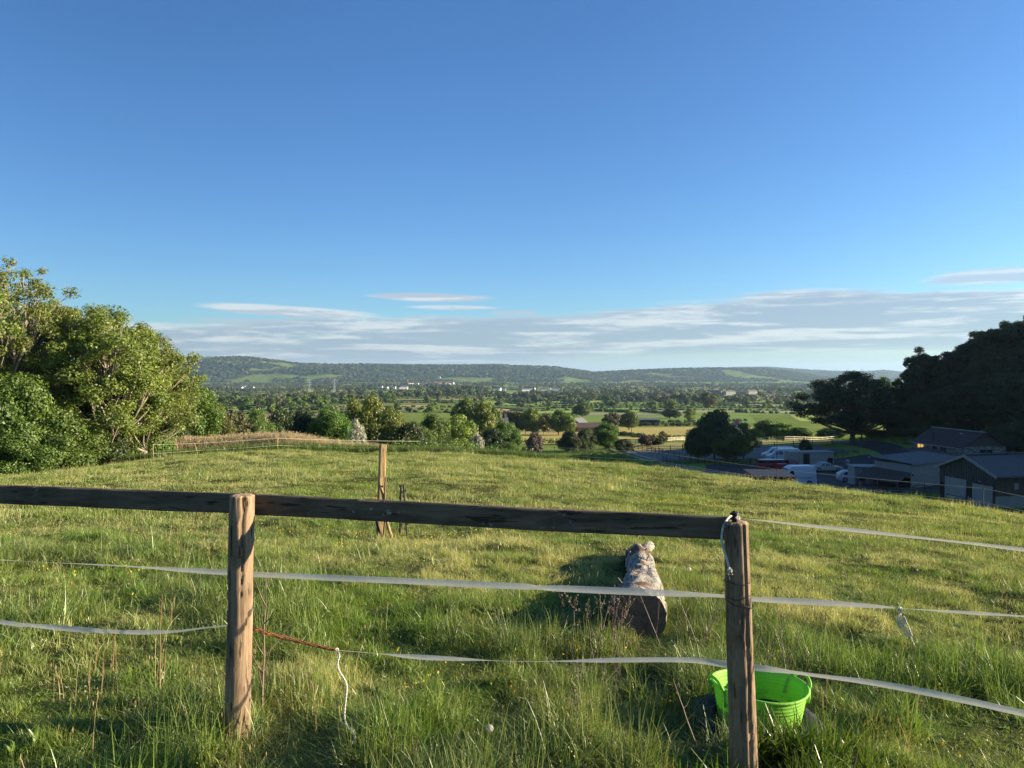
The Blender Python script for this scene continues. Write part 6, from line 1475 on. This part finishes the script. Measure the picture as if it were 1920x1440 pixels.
def pole(u, v0, v1, Y, r, label, m='iron', arm=None, head=None, name='utility_pole', cat='pole'):
    a = P(u, v1, Y); z0_ = hz(a.x, Y); e = empty(name, (a.x, Y, z0_ - .1), 0, label, cat); h = a.z - z0_ + .1
    mb = MB(); mb.tube([(0, 0, 0), (0, 0, h)], [r, r * .75], 10); part(mb, 'pole_shaft', m, e)
    if arm: mb = MB(); mb.tube(catmull([(0, 0, h), (-arm * .4, 0, h + .25), (-arm, 0, h + .3)], 5), r * .7, 8); part(mb, 'arm', m, e); bx('lamp_head', (-arm - .1, 0, h + .28), (.35, .16, .1), m, e, .03)
    if head == 'x': bx('crossarm', (0, -r, h - .3), (1.6, .1, .12), m, e)
    if head == 'lamps':
        for dx, dz in ((-.25, 0), (.3, .3), (.15, -.1)): bx('lamp', (dx, 0, h + dz), (.35, .2, .22), 'whitep', e, .03)
    return e
pole(1457, 880, 790, 120, .05, 'thin dark pole rising in front of the parked vans', head=None)
pole(1616, 840, 765, 137, .13, 'dark wooden pole seen right of the oak trunk', m='boards', head=None)
pole(1620, 905, 880, 89, .05, 'curved dark lamp post beside the white shed', arm=.9, name='lamp_post', cat='lamp post')
pole(1633, 880, 857, 108, .05, 'slim post carrying small white lamps behind the white shed', head='lamps', name='floodlight_post', cat='lamp post')
pole(1184, 815, 785, 290, .13, 'thin utility pole standing in the right golden field', m='boards', head='x')
pole(985, 795, 778, 300, .13, 'pale utility pole beside the valley tree belt', m='barklight', head='x')
pole(897, 800, 780, 240, .13, 'pale utility pole left of the stone cottage', m='barklight', head='x')
S = P(1589, 866, 109); e = empty('satellite_dish', (S.x, 109, hz(S.x, 109)), 0, 'round white dish on a short stand behind the hatchback', 'dish'); hh_ = S.z - hz(S.x, 109)
mb = MB(); mb.lathe([(0, .12), (.2, .09), (.38, 0), (.40, .01), (.2, .12), (0, .15)], 24, (0, 0, hh_), Matrix.Rotation(R(90), 3, 'X')); part(mb, 'dish', 'whitep', e, True); mb = MB(); mb.tube([(0, .1, 0), (0, .1, hh_)], .04, 8); part(mb, 'stand', 'iron', e)
mb = MB(); mb.lathe([(.0, 0), (.20, .01), (.20, .03), (.16, .04), (.035, .72), (0, .73)], 16); o = part(mb, 'traffic_cone', plast('orange_plastic', (.8, .14, .03), .1), None); p = P(1613, 906, 87); o.location = (p.x, 87, hz(p.x, 87)); tag(o, 'small orange red cone at the corner of the white shed', 'cone')
# metal hurdles and pens in front of the pale building
def gate(x0, y0, x1, y1, h, label, n=5, m='iron', name='metal_gate'):
    z0_, z1_ = hz(x0, y0), hz(x1, y1); e = empty(name, (x0, y0, z0_), 0, label, 'gate'); a, b_ = Vector((0, 0, .15)), Vector((x1 - x0, y1 - y0, z1_ - z0_ + .15))
    mb = MB(); mb.tube([a, a + Vector((0, 0, h))], .04, 6); mb.tube([b_, b_ + Vector((0, 0, h))], .04, 6); part(mb, 'upright', m, e)
    mb = MB()
    for i in range(n): dz = Vector((0, 0, h * (i + .3) / n)); mb.tube([a + dz, b_ + dz], .025, 6)
    mb.tube([a + Vector((0, 0, .1)), b_ + Vector((0, 0, h * .9))], .02, 6); part(mb, 'bars', m, e)
for i, (u0, Y0, u1, Y1, lb) in enumerate(((1640, 78, 1690, 77, 'leftmost metal hurdle in front of the lean-to'), (1690, 77, 1735, 75, 'metal hurdle in front of the pale building corner'), (1735, 75, 1775, 73, 'metal hurdle left of the first pale gable panel'), (1778, 66, 1815, 64, 'metal hurdle below the first pale gable panel'), (1818, 64, 1858, 62, 'metal hurdle below the second pale gable panel'))):
    gate(XU(u0, Y0), Y0, XU(u1, Y1), Y1, 1.25, lb, 5, 'hub' if i > 3 else 'iron')
M['galv'] = principled('galvanised_steel', (.45, .46, .46), .5, .4, var=.1)
def wire_fence(pts, label, h=1.1, m='galv', nw=3, pr=.035, rail=False, name='wire_fence', mr=None, rh=None):
    e = empty(name, (0, 0, 0), 0, label, 'fence'); T = []
    for x, y in pts:
        z = hz(x, y); mb = MB(); 
        if rail: mb.box((x, y, z + h / 2 - .05), (.11, .11, h + .1), .3)
        else: mb.tube([(x, y, z - .1), (x, y, z + h)], pr, 6)
        part(mb, 'post', m, e); T.append((x, y, z))
    for k in range(nw):
        hh_ = (rh or [h * (.95 - .3 * i) for i in range(nw)])[k]
        if rail:
            for i in range(len(T) - 1):
                a, b_ = Vector(T[i]), Vector(T[i + 1]); d = b_ - a; L = d.length; q = Vector((-d.y, d.x, 0)).normalized() * .08
                mb = MB(); rot = Matrix(((d.x / L, -d.y / math.hypot(d.x, d.y), 0), (d.y / L, d.x / math.hypot(d.x, d.y), 0), (d.z / L, 0, 1))); mb.box((a + b_) / 2 + Vector((0, 0, hh_)) - q, (L + .02, .035, .10), rot); part(mb, 'rail', mr or m, e)
        else: mb = MB(); mb.tube([(x, y, z + hh_) for x, y, z in T], .010, 4); part(mb, 'wire', m, e)
    return e
wire_fence([(XU(u, Y), Y) for u, Y in ((1862, 44), (1867, 43.5), (1897, 42), (1930, 40), (1970, 38))], 'galvanised wire fence at the far right beyond the paddock crest', 1.15)
wire_fence([(XU(u, Y), Y) for u, Y in ((1545, 80), (1578, 79), (1600, 78.5), (1640, 77), (1690, 74), (1740, 70), (1800, 64), (1850, 59))], 'dark wire fence along the lower edge of the yard', 1.1, 'iron')

# ------------------------------------------------------------------ paddock fences in the valley
M['raild'] = principled('rail_dark', (.06, .05, .045), .85, var=.3); M['railp'] = principled('rail_pale', (.50, .45, .34), .85, var=.2)
def gp(*uv, step=2.6):
    c = [G(u, v, 80) for u, v in uv]; c = catmull([Vector((p[0], p[1], 0)) for p in c], 10); out = [c[0]]; acc = 0
    for i in range(1, len(c)):
        acc += (c[i] - c[i - 1]).length
        if acc >= step: out.append(c[i]); acc = 0
    return [(p.x, p.y) for p in out]
wire_fence(gp((1250, 829), (1310, 827.5), (1400, 827), step=3), 'pale post and rail fence along the back of the straw paddock', 1.2, 'railp', 3, rail=True, name='rail_fence', rh=[1.1, .75, .4])
wire_fence(gp((1250, 829), (1205, 832), (1180, 836), (1188, 842), (1225, 849), (1260, 857), (1295, 866), (1335, 874), step=2.4), 'curving dark post and rail fence beside the farm track', 1.2, 'raild', 3, rail=True, name='rail_fence', rh=[1.1, .75, .4], mr=M['raild'])
wire_fence(gp((1215, 845.5), (1280, 846), (1360, 846), step=3), 'straight dark rail fence between the straw paddock and the arena', 1.2, 'raild', 2, rail=True, name='rail_fence', rh=[1.05, .6], mr=M['raild'])
wire_fence(gp((1418, 829), (1480, 827.5), (1570, 825), step=3.2), 'pale rail fence behind the yard near the oak', 1.2, 'railp', 2, rail=True, name='rail_fence', rh=[1.05, .6])
wire_fence(gp((1420, 841), (1480, 838), (1560, 834), step=3.2), 'dark rail fence on the lit grass left of the oak', 1.2, 'raild', 2, rail=True, name='rail_fence', rh=[1.05, .6], mr=M['raild'])
wire_fence(gp((1340, 874), (1400, 873), (1425, 872), step=2.6), 'dark rail fence below the many-stemmed tree', 1.2, 'raild', 3, rail=True, name='rail_fence', rh=[1.1, .75, .4], mr=M['raild'])
wire_fence(gp((1243, 868), (1262, 875), (1300, 886), step=2.2), 'short dark rail fence between the track and the crest', 1.2, 'raild', 3, rail=True, name='rail_fence', rh=[1.1, .75, .4], mr=M['raild'])

# ------------------------------------------------------------------ houses of the valley
M['redtile'] = principled('red_tile', (.22, .10, .07), .9, vscale=1, var=.3); M['slate'] = principled('slate_tile', (.13, .13, .14), .8, vscale=1, var=.2); M['wallw'] = principled('house_white', (.78, .76, .72), .8, vscale=1, var=.06)
def house(x, y, w_, d_, h, rh_, rz, wm, rm, label, name='house', group=None, chim=0, win=0, open_=False, z=None):
    e = empty(name, (x, y, (hz(x, y) if z is None else z) - .3), rz, label, 'barn' if 'barn' in name else 'house', group); h += .3
    mb = MB(); mb.prism([(-d_ / 2, 0), (d_ / 2, 0), (d_ / 2, h), (0, h + rh_), (-d_ / 2, h)], 'x', -w_ / 2, w_ / 2); part(mb, 'wall', wm, e)
    mb = MB(); o_ = .3; k = rh_ / (d_ / 2)
    for s_ in (-1, 1):
        mb.add([(-w_ / 2 - o_, s_ * (d_ / 2 + o_), h - o_ * k + .05), (w_ / 2 + o_, s_ * (d_ / 2 + o_), h - o_ * k + .05), (w_ / 2 + o_, 0, h + rh_ + .05), (-w_ / 2 - o_, 0, h + rh_ + .05),
                (-w_ / 2 - o_, s_ * (d_ / 2 + o_), h - o_ * k + .25), (w_ / 2 + o_, s_ * (d_ / 2 + o_), h - o_ * k + .25), (w_ / 2 + o_, 0, h + rh_ + .25), (-w_ / 2 - o_, 0, h + rh_ + .25)], [(3, 2, 1, 0), (4, 5, 6, 7), (0, 1, 5, 4), (1, 2, 6, 5), (2, 3, 7, 6), (3, 0, 4, 7)])
    rf = part(mb, 'roof', rm, e)
    for i in range(chim): bx('chimney', ((-1) ** i * (w_ / 2 - .5), 0, h + rh_ + .6), (.7, .6, 1.6), wm, rf)
    for i in range(win):
        xx = (i + .5) / win * w_ - w_ / 2; bx('window', (xx, -d_ / 2 - .02, h * .6), (.9, .06, 1.1), 'glass', e)
    if win: bx('window', (-w_ / 2 - .02, 0, h * .6), (.06, 1.1, 1.1), 'glass', e); bx('window', (w_ / 2 + .02, 0, h * .6), (.06, 1.1, 1.1), 'glass', e)
    if open_: bx('opening', (0, -d_ / 2 - .02, h * .45), (w_ * .92, .08, h * .8), 'darkness', e)  # near-black slab painted as the shade inside the open front
    return e
def hpix(u, v, Y): p = P(u, v, Y); return p.x, Y
x, y = hpix(926, 806, 225); house(x, y, 8.5, 6, 5.2, 2.6, R(8), 'stone', 'slate', 'stone cottage with two chimneys half hidden behind the field tree', 'cottage', chim=2, win=2)
x, y = hpix(1384, 803, 300); house(x, y, 7.5, 7.0, 1.8, 4.4, R(82), 'wallw', 'redtile', 'white gabled house with a steep roof behind the yard trees', 'gabled_house', win=2)
x, y = hpix(1098, 798, 330); house(x, y, 13, 6, 2.4, 1.8, R(4), 'brick', 'brownroof', 'long low brick farm building with a rusty red roof between the trees', 'brick_barn', win=4)
x, y = hpix(1084, 795, 345); house(x, y, 9, 7, 3.5, 2.8, R(60), 'blackbarn', 'slate', 'dark gabled outbuilding beside the brick farm building', 'brick_barn', win=1)
x, y = hpix(1216, 792, 440); house(x, y, 12, 7, 3.6, .9, R(1), 'blackbarn', 'slate', 'open black field barn with a low grey roof in the middle distance', 'field_barn', open_=True)
g_ = random.Random(44)
def cluster(us, vs, Y, n, lbl, wm, rm, gname, big=1.0):
    for i in range(n):
        u = g_.uniform(*us); v = g_.uniform(*vs); yy = Y * g_.uniform(.94, 1.06); x = XU(u, yy)
        house(x, yy, g_.uniform(10, 22) * big, g_.uniform(7, 10), g_.uniform(5, 7), g_.uniform(2, 4), g_.uniform(-.5, .5), wm, rm, lbl, 'far_house', gname, z=hz(x, yy) + 3)
cluster((378, 490), (724, 732), 2500, 13, 'white house of the village among trees at the left foot of the hills', 'wallw', 'slate', 'white village houses at the left', 1.8)
cluster((770, 850), (716, 722), 3400, 12, 'red roofed house of the distant village left of centre', 'wallw', 'redtile', 'red roofed houses left of centre', 1.6)
cluster((690, 760), (722, 745), 2300, 6, 'pale house scattered among the plain trees left of centre', 'wallw', 'slate', 'scattered pale houses left of centre', 1.2)
cluster((930, 1100), (728, 745), 2100, 8, 'pale farmhouse scattered across the middle of the plain', 'wallw', 'slate', 'scattered farmhouses of the middle plain', 1.3)
cluster((1340, 1420), (735, 740), 1600, 6, 'long pale farm roof in the trees of the right plain', 'render', 'slate', 'farm roofs of the right plain', 1.6)
cluster((1480, 1570), (716, 726), 3600, 16, 'small pale house of the distant town on the right', 'wallw', 'slate', 'houses of the distant town on the right', 1.5)
cluster((820, 920), (690, 705), 4900, 6, 'tiny white house on the wooded ridge', 'wallw', 'slate', 'white houses on the ridge', 1.6)
def pylon(u, Y, h, label):
    x = XU(u, Y); e = empty('pylon', (x, Y, hz(x, Y)), R(20), label, 'pylon', None); mb = MB(); w_ = h * .085
    lv = [(0, w_), (.35, w_ * .55), (.6, w_ * .3), (1.0, .3)]
    for sx in (-1, 1):
        for sy in (-1, 1): mb.tube([(sx * q, sy * q, k * h) for k, q in lv], .28, 4)
    for k in range(9):
        z0_, z1_ = k / 9 * h, (k + 1) / 9 * h; q0 = np.interp(k / 9, [a for a, _ in lv], [b for _, b in lv]); q1 = np.interp((k + 1) / 9, [a for a, _ in lv], [b for _, b in lv])
        for sy in (-1, 1): mb.tube([(-q0, sy * q0, z0_), (q1, sy * q1, z1_)], .16, 4); mb.tube([(q0, sy * q0, z0_), (-q1, sy * q1, z1_)], .16, 4)
    part(mb, 'lattice_tower', 'galv', e); mb = MB()
    for k, L in ((.62, h * .16), (.76, h * .2), (.9, h * .14)): mb.tube([(-L, 0, k * h), (0, 0, k * h + 1.2), (L, 0, k * h)], .3, 4); mb.tube([(-L, 0, k * h), (L, 0, k * h)], .22, 4)
    part(mb, 'crossarm', 'galv', e)
pylon(580, 1750, 36, 'left one of two lattice pylons on the left plain'); pylon(627, 1800, 37, 'right one of two lattice pylons on the left plain')

# ------------------------------------------------------------------ haze
hm_, t = mat('haze')
pv = t.new('ShaderNodeVolumePrincipled', ins={'Color': (.52, .76, 1.0, 1), 'Density': 5.5e-5, 'Anisotropy': .3}); t.l.new(pv.outputs[0], t.out.inputs['Volume'])
mb = MB(); mb.box((0, 4500, 60), (22000, 21500, 300)); hzo = mb.build('haze', hm_); tag(hzo, kind='stuff'); hzo['label'] = 'thin pale blue evening haze filling the valley';
